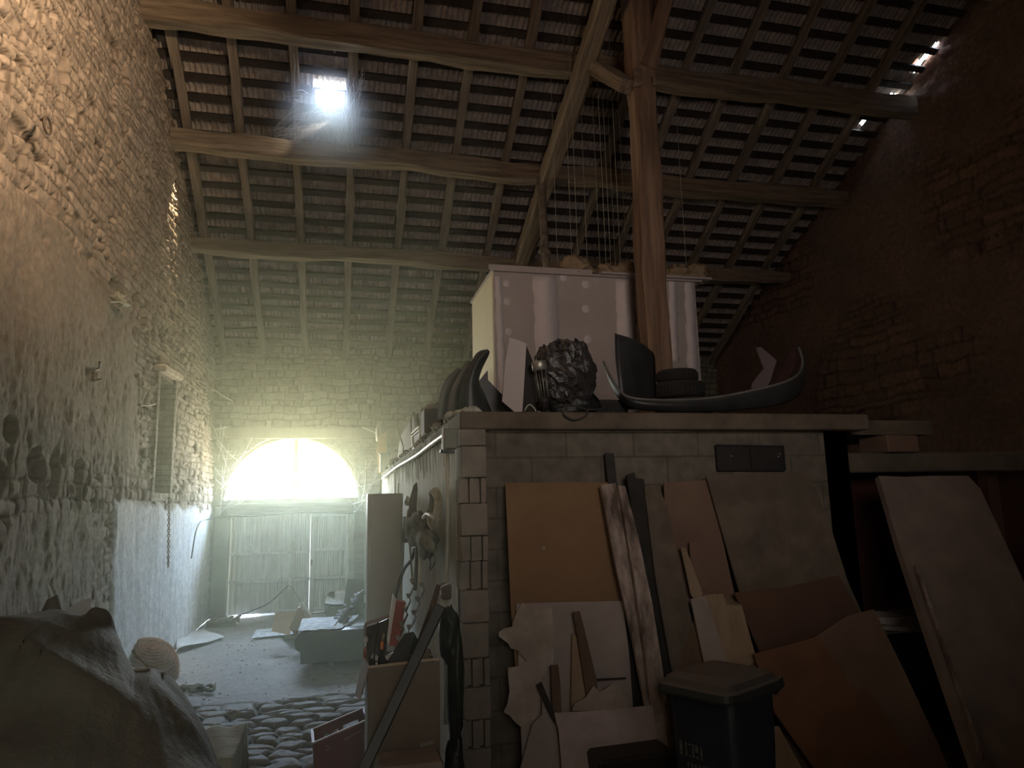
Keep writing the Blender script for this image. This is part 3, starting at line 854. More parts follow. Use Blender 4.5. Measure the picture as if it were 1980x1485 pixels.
# ------------------------------------------------------------------ truss over the inner room
TX = 3.05
a, b = aX(1000, 525, TX), aX(1172, 0, TX); d = (b-a)
o = timber('principal_rafter', a - d*.22, a + d*1.16, .24, .24, M['timber'], sd=71, rough=.008)
tagp(o, 'long straight grey-brown diagonal beam rising steeply left of the tall post', 'roof beam')
PF = 7.15
pl_, pr_ = aY(1246, 500, PF).x, aY(1291, 500, PF).x
post = thing('timber_post', ((pl_+pr_)/2, PF+.15, 2.5), 'tall squared orange-brown timber post standing in front of the plasterboard box', 'post')
timber('shaft', ((pl_+pr_)/2, PF+.14, 2.5), ((pl_+pr_)/2 + .0, PF+.14, roof_z(PF)-.35), .28, pr_-pl_, M['post'], parent=post, up=(1, 0, 0), sd=72, rough=.008, seg=.2)
px_c = (pl_+pr_)/2
q = MB(); c = aY(1232, 150, PF-.02); q.box(c, (.09, .10, .22), bev=.01); q.build('wedge', M['timber'], post); q = MB(); c = aY(1264, 158, PF-.02); q.box(c, (.05, .10, .12), bev=.01)
q.build('wedge', M['timber'], post)
o = timber('knee_brace', aY(1247, 135, PF+.05), aY(1247+51, 135-175, PF+.05), .2, .2, M['post'], up=(0, 1, 0), sd=73)
tagp(o, 'short orange-brown brace slanting up to the right from the tall post', 'brace')
p0, p1 = aX(1118, 118, TX+.05), aY(1212, 168, PF+.05)
o = timber('short_strut', p0, p1, .16, .17, M['timber'], sd=74, rough=.012)
tagp(o, 'short stubby strut joining the diagonal beam to the tall post', 'brace')
q = MB(); q.tube([aY(1047, 345, 9.9), aY(1049, 400, 9.9), aY(1052, 455, 9.9), aY(1060, 560, 9.9)], [.075, .06, .065, .05], 9)
q.tube([aY(1052, 470, 9.85), aY(1046, 480, 9.8), aY(1048, 505, 9.8)], .012, 6)
q.box(aY(1052, 487, 9.86), (.17, .12, .06), Matrix.Rotation(.4, 3, 'Y'))
tagp(q.build('pole', M['rafter']), 'rough crooked pole hanging beside the foot of the long diagonal beam', 'pole')

# ------------------------------------------------------------------ inner room of cinder blocks
RX0, RX1, RY, RZ = .77, 3.77, 4.68, 2.38
q = MB(); q.box(((RX0+.18+RX1)/2, RY+.1, RZ/2), (RX1-RX0-.18, .2, RZ))
q.box((RX1-.1, (RY+FARY)/2, RZ/2), (.2, FARY-RY, RZ))
o = q.build('wall_inner_front', M['block'], origin=(RX0, RY, 0)); o['kind'] = 'structure'
q = MB(); q.box((RX0+.10, (RY+FARY)/2+.0, 1.25), (.19, FARY-RY-.1, 2.5))
o = q.build('wall_inner_side', M['render'], origin=(RX0, RY, 0)); o['kind'] = 'structure'
# pier: end of the side wall, hollow block ends alternating with solid ones
ys = [800, 862, 924, 973, 1037, 1086, 1141, 1206, 1275, 1330, 1395, 1450, 1510, 1570, 1630]
kinds = 'SSHSHHSSHSHSHS'
q = MB(); PX0, PX1, PY = .765, .935, 4.58
zs = [min(2.5, aY(905, p, PY).z) for p in ys]; zs[-1] = 0; zs[0] = 2.5
for i, k in enumerate(kinds):
    z1, z0 = zs[i], zs[i+1]; h_ = z1-z0-.006
    if h_ <= 0: continue
    zc = (z1+z0)/2
    jx = .006*math.sin(i*2.3)
    if k == 'S':
        q.box(((PX0+PX1)/2+jx, PY+.10, zc), (PX1-PX0, .2, h_), bev=.006)
    else:
        for xa, xb in ((PX0, PX0+.032), ((PX0+PX1)/2-.022, (PX0+PX1)/2+.022), (PX1-.032, PX1)):
            q.box(((xa+xb)/2+jx, PY+.09, zc), (xb-xa, .18, h_))
        q.box(((PX0+PX1)/2+jx, PY+.125, zc), (PX1-PX0-.004, .15, h_))
o = q.build('trim_3', M['block_plain'], origin=(PX0, PY, 0)); o['kind'] = 'structure'
q = MB(); q.box(((RX0+3.9)/2-.01, (4.56+13.9)/2, 2.44), (3.9-RX0, 13.9-4.56, .118), bev=.01); q.box((4.35, (4.95+13.9)/2, 2.44), (.95, 13.9-4.95, .118))
o = q.build('ceiling_inner', M['concrete_dark']); o['kind'] = 'structure'
q = MB(); q.bar(aY(946, 831, 4.66), aY(1300, 832, 4.66), .02, .022); q.bar(aY(1300, 832, 4.66), aY(1632, 831, 4.66), .02, .018)
tagp(q.build('pale_lath', M['white_strip']), 'thin pale lath fixed along the top of the cinder-block wall', 'lath')

# black vent opening in the block wall
W4 = 4.655
vt = thing('vent_frame', aY(1450, 908, W4), 'black rectangular vent set high in the cinder-block wall', 'vent')
q = MB(); a = P3([(1384, 861), (1513, 863), (1517, 909), (1388, 909)], W4)
q.slab(a, (0, .03, 0)); q.build('back_plate', M['metal_black'], vt)
q = MB()
for i in range(4): q.bar(a[i]+Vector((0, -.006, 0)), a[(i+1) % 4]+Vector((0, -.006, 0)), .012, .012)
q.bar(a[0].lerp(a[1], .5)+Vector((0, -.006, 0)), a[3].lerp(a[2], .5)+Vector((0, -.006, 0)), .008, .008)
q.build('rim', M['car_black'], vt)
for (px, py) in ((1414, 882), (1507, 877), (1505, 883)):
    q = MB(); q.lathe([(0, 0), (.006, 0), (.005, .004), (0, .005)], aY(px, py, W4-.004), (0, -1, 0), 8); q.build('screw', M['galv'], vt)

# ------------------------------------------------------------------ plasterboard box on top of the inner room
bx0, bx1, by0, by1, bz0, bz1 = 1.75, 4.41, 8.0, 9.35, 2.5, aY(1150, 536, 8.0).z
box = thing('plasterboard_box', ((bx0+bx1)/2, (by0+by1)/2, bz0), 'large unpainted plasterboard box standing on top of the block room', 'box')
q = MB(); q.box(((bx0+bx1)/2, by0+.02, (bz0+bz1)/2), (bx1-bx0, .04, bz1-bz0)); q.build('front_panel', M['pboard'], box)
q = MB(); q.box((bx0+.02, (by0+.04+by1)/2, (bz0+bz1)/2), (.04, by1-by0-.04, bz1-bz0)); q.build('side_panel', M['pboard_lit'], box)
q = MB(); q.box((bx1-.02, (by0+.04+by1)/2, (bz0+bz1)/2), (.04, by1-by0-.04, bz1-bz0)); q.build('side_panel', M['pboard'], box)
q = MB(); q.box(((bx0+bx1)/2, by1+.02, (bz0+bz1)/2), (bx1-bx0, .04, bz1-bz0)); q.build('back_panel', M['pboard'], box)
q = MB(); q.box(((bx0+bx1)/2+.03, (by0+by1)/2, bz1+.012), (bx1-bx0+.1, by1-by0+.1, .024)); q.box((2.35, by0-.03, bz1+.05), (1.3, .03, .05)); q.box((3.85, by0-.06, bz1+.03), (1.5, .1, .025)); q.build('top_board', M['pboard'], box)
q = MB(); q.bar((bx0-.004, by0-.004, bz0), (bx0-.004, by0-.004, bz1+.02), .02, .02, up=(1, 0, 0)); q.build('corner_bead', M['pboard_lit'], box)
def wavy_band(pxa, pxb, pya=533, pyb=800):
    L, R_ = [], []; n = 22
    for i in range(n+1):
        py = pya+(pyb-pya)*i/n; s = (py-530)*.045
        L.append(aY(pxa+s+rnd.uniform(-2, 2), py, by0-.004)); R_.append(aY(pxb+s+rnd.uniform(-2, 2), py, by0-.004))
    q = MB(); g = [[a_, b_] for a_, b_ in zip(L, R_)]; q.sheet(g, .003); return q
for (u0, u1, ya, yb) in ((955, 969, 534, 800), (1029, 1077, 533, 800), (1189, 1226, 539, 800), (1291, 1306, 540, 700), (1322, 1342, 541, 760)):
    wavy_band(u0, u1, ya, yb).build('joint_band', M['filler'], box)
for (px, py, r_) in ((980, 548, 8), (981, 583, 8), (984, 641, 8), (1090, 537, 8), (1133, 550, 9), (1133, 597, 9), (1137, 656, 9), (1140, 705, 8), (1100, 700, 6)):
    q = MB(); c = aY(px, py, by0-.004); q.lathe([(0, 0), (r_/1373*8*.95, 0), (r_/1373*8, -.003)], c, (0, -1, 0), 14); q.build('filler_spot', M['filler'], box)
for px, py, r3, lab in ((1113, 510, (.21, .16, .14), 'tan mineral wool lump, tallest at the left end of the box top'), (1176, 521, (.19, .15, .09), 'flat tan mineral wool lump lying second from the left on the box top'),
                        (1210, 517, (.12, .13, .12), 'small tan mineral wool lump just left of the tall post on the box top'), (1308, 519, (.16, .16, .12), 'tan mineral wool lump just right of the tall post on the box top'),
                        (1344, 526, (.16, .18, .13), 'brown mineral wool lump sagging over the right end of the box top')):
    q = MB(); c = aY(px, py, 8.12); c.z = bz1+.024+r3[2]*.9; blob(q, c, r3, int(px), .35, 26, 3.0)
    tagp(q.build('insulation_roll', M['insul']), lab, 'insulation', 'mineral wool on top of the plasterboard box')
# strings hanging from the roof to the box
strs = [(1172, 1154, 210), (1212, 1182, 168), (1160, 1137, 270), (1136, 1124, 310), (1118, 1110, 370), (1106, 1093, 400), (1078, 1074, 450), (1190, 1168, 330), (1200, 1195, 400), (1181, 1165, 380), (1327, 1292, 215), (1288, 1270, 280)]
for i, (xb, xt, yt) in enumerate(strs):
    yb = 8.15 + (i % 4)*.25
    a = aY(xb, 512, yb); a.z = bz1+.02; zt = roof_z(a.y) - .12
    q = MB(); q.tube([a, (a.x, a.y, zt+.1)], .0032, 5)
    side = 'right' if xb > 1240 else 'left'
    tagp(q.build('hanging_string', M['rope']), 'thin pale string hanging from the roof to the box, %s of the tall post' % side, 'string', 'strings hanging %s of the tall post' % side)

# ------------------------------------------------------------------ things along the front edge of the slab
E0 = 4.72
def edge_z(o_): pass
def fender(Lp, Rp, y, bulge, m, label):
    L = smooth_curve([aY(px, py, y) for px, py in Lp], 4); R_ = smooth_curve([aY(px, py, y+.10) for px, py in Rp], 4)
    q = MB(); strip(q, L, R_, bulge, .006); q.tube(L, .005, 6)
    return tagp(q.build('car_fender', m), label, 'car fender', 'fenders at the left end of the slab')
fender([(846, 812), (850, 770), (862, 735), (885, 712)], [(866, 812), (869, 775), (880, 745), (893, 722)], 5.30, .05, M['car_grey'], 'narrow dusty car fender, leftmost of three on the slab edge')
fender([(866, 806), (870, 765), (884, 730), (905, 697)], [(890, 800), (893, 765), (905, 738), (915, 715)], 5.05, .06, M['car_grey'], 'curved car fender in the middle of the three on the slab edge')
fender([(888, 797), (893, 745), (905, 715), (923, 683), (940, 677)], [(950, 797), (935, 762), (925, 738), (930, 715), (943, 688)], 4.80, .07, M['car_black'], 'wide black car fender with upright horn, nearest of the three on the slab edge')
board('wheel_arch_liner', 'ragged black plastic liner lying beside the wide black fender', 'car part', [(925, 738), (943, 716), (944, 735), (968, 760), (1000, 785), (1001, 797), (915, 797)], 5.0, .02, M['car_black'])
board('leaning_offcut', 'narrow grey-brown board offcut standing upright on the slab edge', 'board', [(986, 652), (1018, 664), (1010, 799), (998, 799), (971, 776), (976, 708)], 4.74, .018, M['grey_board'] if False else M['pboard'])
board('black_panel_shard', 'pointed black panel shard standing behind the upright board offcut', 'panel', [(1017, 666), (1031, 700), (1048, 722), (1040, 797), (1010, 797)], 4.86, .012, M['black_wood'])
# cylinder head with rods
lt = aY(1043, 708, 4.74)
sh = thing('rod_cage', aY(1056, 790, 4.74), 'steel cap on a cage of thin rods standing against the wrapped bundle', 'machine part')
ax_ = (aY(1052, 775, 4.74)-lt).normalized()
q = MB(); q.lathe([(0, -.035), (.05, -.035), (.054, -.028), (.054, .03), (.046, .034), (0, .034)], lt, ax_, 20); q.build('cap', M['steel'], sh)
xo = ax_.orthogonal().normalized(); yo = ax_.cross(xo)
for k in range(6):
    an = k*math.pi/3+.3; off = (xo*math.cos(an)+yo*math.sin(an))*.042
    q = MB(); q.tube([lt+off+ax_*.03, lt+off*.8+ax_*.235], .0035, 6); q.build('rod', M['steel'], sh)
q = MB(); q.lathe([(0, .23), (.04, .23), (.04, .26), (.03, .27), (.03, .31), (0, .31)], lt, ax_, 16); q.build('foot', M['metal_black'], sh)
# wrapped bundle
q = MB(); c = aY(1090, 728, 4.95); blob(q, c, (.155, .13, .17), 5, .42, 44, 4.2, sharp=True); blob(q, aY(1118, 705, 4.95), (.065, .08, .12), 8, .4, 26, 4, sharp=True); blob(q, aY(1053, 705, 4.95), (.035, .05, .1), 9, .4, 20, 4, sharp=True)
tagp(q.build('wrapped_bundle', M['film']), 'bundle wrapped in crumpled shiny dark plastic film on the slab edge', 'bundle')
q = MB(); c = aY(1098, 770, 5.0); c.z = 2.5+.10; blob(q, c, (.21, .16, .13), 15, .22, 36, 3, flat=-.10)
tagp(q.build('rubbish_bag', M['black_bag']), 'black rubbish bag under the crumpled film bundle', 'bag')
q = MB(); q.tube([aY(1128, 715, 4.9), aY(1142, 713, 4.9)], .012, 8); q.tube([aY(1142, 713, 4.9), aY(1142, 708, 4.9)], .007, 6)
tagp(q.build('tap', M['steel']), 'small shiny metal tap poking out right of the film bundle', 'tap')
q = MB(); wire(q, [aY(1072, 788, 4.63), aY(1095, 784, 4.60), aY(1120, 787, 4.6), aY(1136, 795, 4.55), aY(1130, 806, 4.545), aY(1110, 812, 4.545), aY(1092, 804, 4.545), aY(1084, 792, 4.6)], .007, 7)
wire(q, [aY(1120, 790, 4.6), aY(1150, 792, 4.6), aY(1170, 788, 4.62), aY(1182, 782, 4.66)], .006, 7)
tagp(q.build('loop_of_cable', M['cable']), 'loop of dark cable drooping over the slab edge', 'cable')
q = MB(); wire(q, [aY(1014, 795, 4.68), aY(1022, 783, 4.68), aY(1030, 786, 4.68), aY(1037, 796, 4.68)], .006, 7)
tagp(q.build('bent_strip', M['steel']), 'small bent bright metal strip lying before the black shard', 'strip')
def tyre(c, R_, w, label, tilt=None):
    q = MB(); prof = [(R_*.62, -w*.36), (R_*.70, -w*.5), (R_*.93, -w*.5), (R_, -w*.32), (R_, w*.32), (R_*.93, w*.5), (R_*.70, w*.5), (R_*.62, w*.36), (R_*.58, 0), (R_*.62, -w*.36)]
    q.lathe(prof, c, tilt or (0, 0, 1), 40)
    for k in range(40):
        an = 2*math.pi*k/40; z = Vector(tilt or (0, 0, 1)).normalized(); x = z.orthogonal().normalized(); y = z.cross(x)
        r_ = (x*math.cos(an)+y*math.sin(an)); t_ = z.cross(r_)
        q.box(Vector(c)+r_*(R_+.001), (.012, R_*.09, w*.55), Matrix((r_, t_, z)).transposed())
    return tagp(q.build('old_tyre', M['rubber']), label, 'tyre', 'old car tyres on the slab')
tx = aY(1318, 745, 6.2).x
tyre((tx, 6.2, 2.5+.085), .27, .17, 'old car tyre lying flat, bottom of the stack of tyres on the slab')
tyre((tx+.01, 6.2, 2.67+.085), .26, .17, 'old car tyre lying flat in the middle of the stack on the slab')
tyre((tx-.06, 6.15, 2.84+.075), .24, .15, 'old car tyre lying flat just below the topmost of the stack')
tyre((aY(1308, 712, 6.1).x, 6.1, 2.99+.055), .19, .11, 'smallest car tyre, lying flat on top of the stack before the post')
tyre((aY(1168, 760, 5.1).x, 5.15, 2.5+.075), .19, .15, 'old car tyre lying flat between the wrapped bundle and the bumper')
tyre((aY(1160, 740, 5.3).x, 5.45, 2.5+.085), .20, .17, 'old car tyre half hidden behind the flat tyre beside the bundle')
# black corner panel of a car
L = smooth_curve([aY(1190, 645, 5.15), aY(1191, 690, 5.12), aY(1196, 735, 5.1), aY(1203, 793, 5.1)], 4)
R_ = smooth_curve([aY(1258, 677, 5.35), aY(1266, 690, 5.35), aY(1268, 735, 5.35), aY(1268, 793, 5.35)], 4)
q = MB(); strip(q, L, R_, .06, .008); q.tube(L, .006, 6)
tagp(q.build('car_body_panel', M['car_black']), 'black pointed car body panel standing between bumper and tyres', 'car part')
# bumper
Tp = [(1166, 700, 5.15), (1176, 722, 5.05), (1195, 752, 4.92), (1222, 770, 4.83), (1300, 774, 4.78), (1380, 769, 4.78), (1450, 756, 4.82), (1510, 741, 4.88), (1542, 724, 4.98), (1551, 700, 5.12), (1544, 672, 5.25)]
Bp = [(1168, 708, 5.16), (1180, 742, 5.06), (1202, 775, 4.93), (1232, 790, 4.84), (1300, 795, 4.79), (1380, 795, 4.79), (1450, 790, 4.83), (1510, 781, 4.89), (1545, 762, 4.99), (1555, 728, 5.13), (1550, 685, 5.26)]
T_ = smooth_curve([aY(*p) for p in Tp], 5); B_ = smooth_curve([aY(*p) for p in Bp], 5)
q = MB(); strip(q, T_, B_, .03, .008)
bm = q.build('car_bumper', M['car_black']); tagp(bm, 'long curved black car bumper lying along the slab edge', 'car bumper')
lipq = MB(); lipq.tube([p+Vector((0, -.006, 0)) for p in T_], .011, 7)
_org = tuple(bm.location); bm['_o'] = _org
lipq.build('lip', M['car_grey'], bm)
board('folded_sheet', 'dusty lilac folded sheet standing behind the right end of the bumper', 'sheet', [(1463, 672), (1472, 671), (1502, 697), (1490, 735), (1476, 765), (1452, 765), (1456, 740), (1478, 712)], 5.3, .02, M['lilac'])
board('red_trim_piece', 'dark red trim piece standing inside the right curve of the bumper', 'trim piece', [(1498, 740), (1526, 684), (1536, 672), (1541, 700), (1520, 742), (1490, 765)], 5.28, .012, M['red_cloth'])

# ------------------------------------------------------------------ boards leaning on the block wall
def LP(k): return (4.64-.022*k, 4.22-.05*k, 2.25)
def Z7(pts): return [(960+x*.2323, 1140+y*.2323) for x, y in pts]
board('brown_plywood_panel', 'brown-orange plywood panel behind the dark planks on the block wall', 'panel', [(1284, 934), (1372, 928), (1425, 1170), (1500, 1500), (1300, 1500)], LP(0), .012, M['ply_dull'], ext=3)
board('tan_fibreboard_sheet', 'wide tan fibreboard sheet with a small hole, leaning on the block wall', 'sheet', [(977, 934), (1100, 932), (1190, 933), (1235, 1200), (1250, 1480), (1012, 1480), (988, 1180)], LP(0), .008, M['fibre'], ext=4)
o_ = bpy.data.objects['tan_fibreboard_sheet']; o_['_o'] = tuple(o_.location)
q = MB(); c = lean(1051, 1060, *LP(0)); q.lathe([(.006, 0), (.011, -.002), (.009, -.004), (.005, -.001)], c+Vector((0, -.003, 0)), (0, 1, 0), 10); q.build('grommet', M['white_strip'], o_)
board('dirty_white_sheet', 'dirty white sheet leaning low against the tan fibreboard', 'sheet', [(998, 1167), (1100, 1164), (1204, 1162), (1216, 1260), (1232, 1470), (1010, 1470)], LP(1), .012, M['white_board'], ext=4)
board('black_upright_strip', 'black metal strip sticking up above the tan fibreboard', 'strip', [(1170, 876), (1187, 876), (1193, 934), (1225, 1190), (1205, 1190)], LP(.5), .02, M['metal_black'], ext=3)
board('torn_plasterboard_sheet', 'ragged torn plasterboard with jagged left edge beside the pier', 'plasterboard', Z7([(215, 105), (245, 135), (280, 200), (300, 180), (460, 150), (480, 420), (470, 640), (430, 640), (350, 780), (380, 860), (330, 1075), (270, 1100), (200, 1140), (150, 1100), (110, 1050), (60, 1020), (90, 960), (110, 850), (100, 740), (95, 650), (170, 640), (230, 610), (250, 590), (180, 520), (190, 510), (120, 490), (100, 450), (20, 390), (22, 350), (75, 320), (130, 310), (150, 230)]), LP(1.7), .012, M['torn'])
board('long_plasterboard_offcut', 'grey plasterboard offcut standing on the floor below the torn sheet', 'plasterboard', Z7([(300, 1120), (380, 1040), (380, 860), (430, 900), (480, 1010), (540, 1485), (560, 1700), (150, 1700), (200, 1485)]), LP(2.6), .012, M['white_board'], ext=6)
board('plaster_wedge', 'tall tan wedge of board with broken top before the white sheet', 'board', Z7([(632, 362), (668, 392), (720, 560), (790, 860), (800, 1000), (620, 1000)]), LP(2.2), .012, M['lath_tan'])
board('brown_lath', 'dark brown lath with square top leaning before the white sheet', 'lath', Z7([(640, 185), (695, 180), (760, 440), (840, 770), (850, 1010), (770, 1010), (700, 560)]), LP(3.0), .018, M['lath_dark'])
board('short_brown_lath', 'short upright brown lath left of the tan wedge', 'lath', Z7([(455, 628), (512, 625), (530, 760), (545, 1040), (468, 1040)]), LP(3.0), .018, M['lath_dark'])
board('crooked_dark_lath', 'crooked dark lath crossing the torn plasterboard low down', 'lath', Z7([(335, 792), (375, 768), (430, 900), (490, 1040), (490, 1120), (430, 1010)]), LP(3.8), .015, M['black_wood'])
board('jagged_white_piece', 'white plasterboard piece with jagged top behind the pinkish slab', 'plasterboard', Z7([(630, 1010), (650, 950), (740, 900), (770, 860), (808, 800), (858, 852), (905, 830), (960, 783), (1040, 838), (1085, 870), (1110, 1010)]), LP(4.2), .012, M['torn'])
board('thin_black_batten', 'short thin black batten lying across the white sheet', 'batten', Z7([(832, 742), (1078, 730), (1080, 744), (834, 760)]), LP(2.0), .012, M['black_wood'])
board('old_painted_plank', 'weathered plank with flaking paint, left of the pair leaning together', 'plank', [(1162, 938), (1190, 934), (1215, 1040), (1250, 1200), (1275, 1330), (1290, 1420), (1258, 1420), (1225, 1240), (1190, 1090)], LP(3.6), .03, M['plank_old'], 'flaking planks leaning on the block wall', ext=5)
board('old_painted_plank', 'weathered plank with bright flaking edge, right of the pair leaning together', 'plank', [(1196, 938), (1209, 940), (1235, 1040), (1262, 1170), (1284, 1310), (1298, 1420), (1270, 1420), (1228, 1130)], LP(5.0), .03, M['plank_old'], 'flaking planks leaning on the block wall', ext=5)
board('black_board', 'tall black board leaning right of the flaking planks', 'board', [(1212, 918), (1226, 913), (1230, 925), (1245, 926), (1262, 1010), (1300, 1150), (1345, 1330), (1290, 1330), (1235, 1080)], LP(2.4), .025, M['black_wood'], ext=6)
board('dark_grey_plank', 'dull dark grey plank leaning right of the tall black board', 'plank', [(1246, 940), (1272, 936), (1290, 980), (1320, 1120), (1360, 1300), (1300, 1300), (1268, 1120)], LP(3.4), .022, M['grey_board'], ext=4)
board('slender_tan_lath', 'slender tan lath leaning at a slant before the brown plywood', 'lath', [(1316, 1058), (1326, 1060), (1360, 1150), (1350, 1170), (1336, 1150)], LP(2.2), .012, M['lath_tan'])
board('upright_tan_lath', 'narrow upright tan lath between two dark gaps before the brown plywood', 'lath', [(1333, 1048), (1352, 1048), (1357, 1150), (1362, 1200), (1342, 1200)], LP(1.6), .012, M['ply_dull'])
board('narrow_pale_board', 'narrow pale board standing behind the wheelie bin', 'board', [(1336, 1158), (1364, 1152), (1385, 1215), (1412, 1300), (1366, 1300)], LP(4.6), .014, M['white_board'], ext=3)
board('stepped_brown_board', 'small brown board with stepped top behind the wheelie bin', 'board', [(1362, 1150), (1398, 1148), (1405, 1170), (1434, 1170), (1462, 1272), (1440, 1300), (1400, 1300)], LP(3.8), .014, M['lath_tan'], ext=5)
board('large_grey_brown_panel', 'large dull grey-brown panel leaning below the black vent', 'panel', [(1366, 920), (1470, 914), (1562, 912), (1600, 1000), (1640, 1125), (1700, 1260), (1480, 1300), (1432, 1150)], LP(1.4), .014, M['grey_board'], ext=5)
board('dark_brown_panel', 'dark brown panel leaning across the foot of the large grey-brown panel', 'panel', [(1420, 1146), (1520, 1135), (1622, 1112), (1660, 1180), (1760, 1400), (1600, 1500), (1470, 1262)], LP(2.6), .014, M['brown_ply'], ext=4)
board('brown_corner_panel', 'brown panel slanting to the floor right of the orange plywood', 'panel', [(1575, 1232), (1640, 1190), (1690, 1178), (1745, 1290), (1815, 1440), (1840, 1500), (1700, 1500), (1640, 1340)], LP(4.0), .014, M['ply_dull'], ext=5)
board('orange_plywood_panel', 'orange-brown plywood panel with square top corner right of the bin', 'panel', [(1458, 1264), (1520, 1248), (1584, 1230), (1652, 1335), (1676, 1330), (1790, 1500), (1585, 1500), (1500, 1380)], LP(5.4), .014, M['orange_ply'], ext=5)
board('low_tan_panel', 'low tan panel on the floor just right of the bin', 'panel', [(1480, 1405), (1506, 1404), (1550, 1485), (1560, 1520), (1480, 1520)], LP(6.0), .014, M['lath_tan'], ext=3)
# white slab and black case in front
board('pinkish_slab', 'clean pinkish-white plasterboard slab, nearest of the leaning pieces', 'plasterboard', Z7([(482, 1025), (900, 1005), (1355, 955), (1400, 1120), (1440, 1330), (1150, 1375), (850, 1400), (860, 1480), (850, 1640), (560, 1640), (520, 1180)]), (4.35, 3.92, 1.3), .014, M['pink_slab'], ext=8)
q = MB(); a = [aY(px, py, 3.9) for px, py in ((1158, 1468), (1308, 1452), (1325, 1500))]
q.box(((a[0].x+a[1].x)/2, 4.0, a[0].z/2), (a[1].x-a[0].x, .24, a[0].z), Matrix.Rotation(-.02, 3, 'Y'), bev=.02)
tagp(q.build('black_case', M['metal_black']), 'black case on the floor under the edge of the pinkish slab', 'case')
board('white_floor_scrap', 'pale ragged board edge standing between the pinkish slab and the bin', 'board', [(1285, 1342), (1300, 1350), (1312, 1400), (1330, 1470), (1300, 1462), (1290, 1400)], (4.4, 3.95, 1.4), .012, M['plank_old'])

# ------------------------------------------------------------------ wheelie bin
BS = .82
bc = aZ(1385, 1345, .86); bin_yaw = math.radians(28)
by_, bx_ = 3.42, None
cen = aY(1400, 1400, 3.42); cen.z = 0
wb = thing('wheelie_bin', cen, 'dark wheelie bin with closed dusty lid standing before the leaning boards', 'wheelie bin')
Rz = Matrix.Rotation(bin_yaw, 3, 'Z')
def bl(x, y, z): return cen + Rz @ Vector((x*BS, y*BS, z*.97))
# local -x is the front (lettered side), +x is the hinge side with handle and wheels
q = MB(); lv = []
for (hx, hy, z) in ((.19, .17, .05), (.20, .19, .12), (.245, .215, .72), (.25, .22, .96), (.275, .235, .965), (.275, .235, .995)):
    ringp = []
    for k in range(24):
        an = 2*math.pi*k/24; cx_, sy_ = math.cos(an), math.sin(an)
        ex = .22
        ringp.append(bl(hx*math.copysign(abs(cx_)**ex, cx_), hy*math.copysign(abs(sy_)**ex, sy_), z))
    lv.append(ringp)
vs = [p for r_ in lv for p in r_]; fs = []
for i in range(len(lv)-1):
    for k in range(24): fs.append((i*24+k, i*24+(k+1) % 24, (i+1)*24+(k+1) % 24, (i+1)*24+k))
fs.append(tuple(range(23, -1, -1))); q.add(vs, fs); q.build('body', M['bin_body'], wb)
q = MB(); lv = []
for (hx, hy, z) in ((.315, .262, .985), (.325, .268, 1.00), (.315, .262, 1.03), (.29, .245, 1.04), (.27, .225, 1.065), (.20, .17, 1.085), (.0, .0, 1.09)):
    ringp = []
    for k in range(24):
        an = 2*math.pi*k/24; cx_, sy_ = math.cos(an), math.sin(an); ringp.append(bl(hx*math.copysign(abs(cx_)**.25, cx_)-.015, hy*math.copysign(abs(sy_)**.25, sy_), z))
    lv.append(ringp)
vs = [p for r_ in lv for p in r_]; fs = []
for i in range(len(lv)-1):
    for k in range(24): fs.append((i*24+k, i*24+(k+1) % 24, (i+1)*24+(k+1) % 24, (i+1)*24+k))
fs.append(tuple(range(23, -1, -1))); q.add(vs, fs); q.build('lid', M['bin'], wb)
q = MB(); q.tube([bl(.36, -.2, 1.0), bl(.36, .2, 1.0)], .022*BS, 10)
for s_ in (-.19, 0, .19): q.bar(bl(.25, s_, .97), bl(.36, s_, 1.0), .04, .05)
q.build('handle', M['bin'], wb)
for s_ in (-.21, .21):
    q = MB(); q.lathe([(0, -.02), (.085, -.02), (.095, -.012), (.095, .012), (.085, .02), (0, .02)], bl(.24, s_, .11), Rz @ Vector((0, 1, 0)), 20); q.build('wheel', M['rubber'], wb)
# worn, no longer readable pale print on the lettered side
q = MB()
fx = lambda z: -.20-.045*(z-.12)/.6-.004
for (u, w, z0, z1) in ((.14, .02, .69, .76), (.105, .012, .69, .755), (.08, .014, .69, .70), (.08, .014, .745, .755), (.055, .012, .69, .755), (.03, .02, .72, .755), (.03, .02, .69, .70), (0, .01, .69, .75),
                       (.10, .012, .64, .665), (.075, .012, .64, .665), (.05, .02, .645, .66), (.02, .012, .64, .665), (-.01, .012, .64, .665), (-.035, .016, .64, .668), (-.065, .012, .64, .672)):
    a_ = [bl(fx((z0+z1)/2), u-w/2, z0), bl(fx((z0+z1)/2), u+w/2, z0), bl(fx((z0+z1)/2)-.003, u+w/2, z1), bl(fx((z0+z1)/2)-.003, u-w/2, z1)]
    q.slab(a_, Rz @ Vector((-.0015, 0, 0)))
q.build('worn_print', M['worn'], wb)

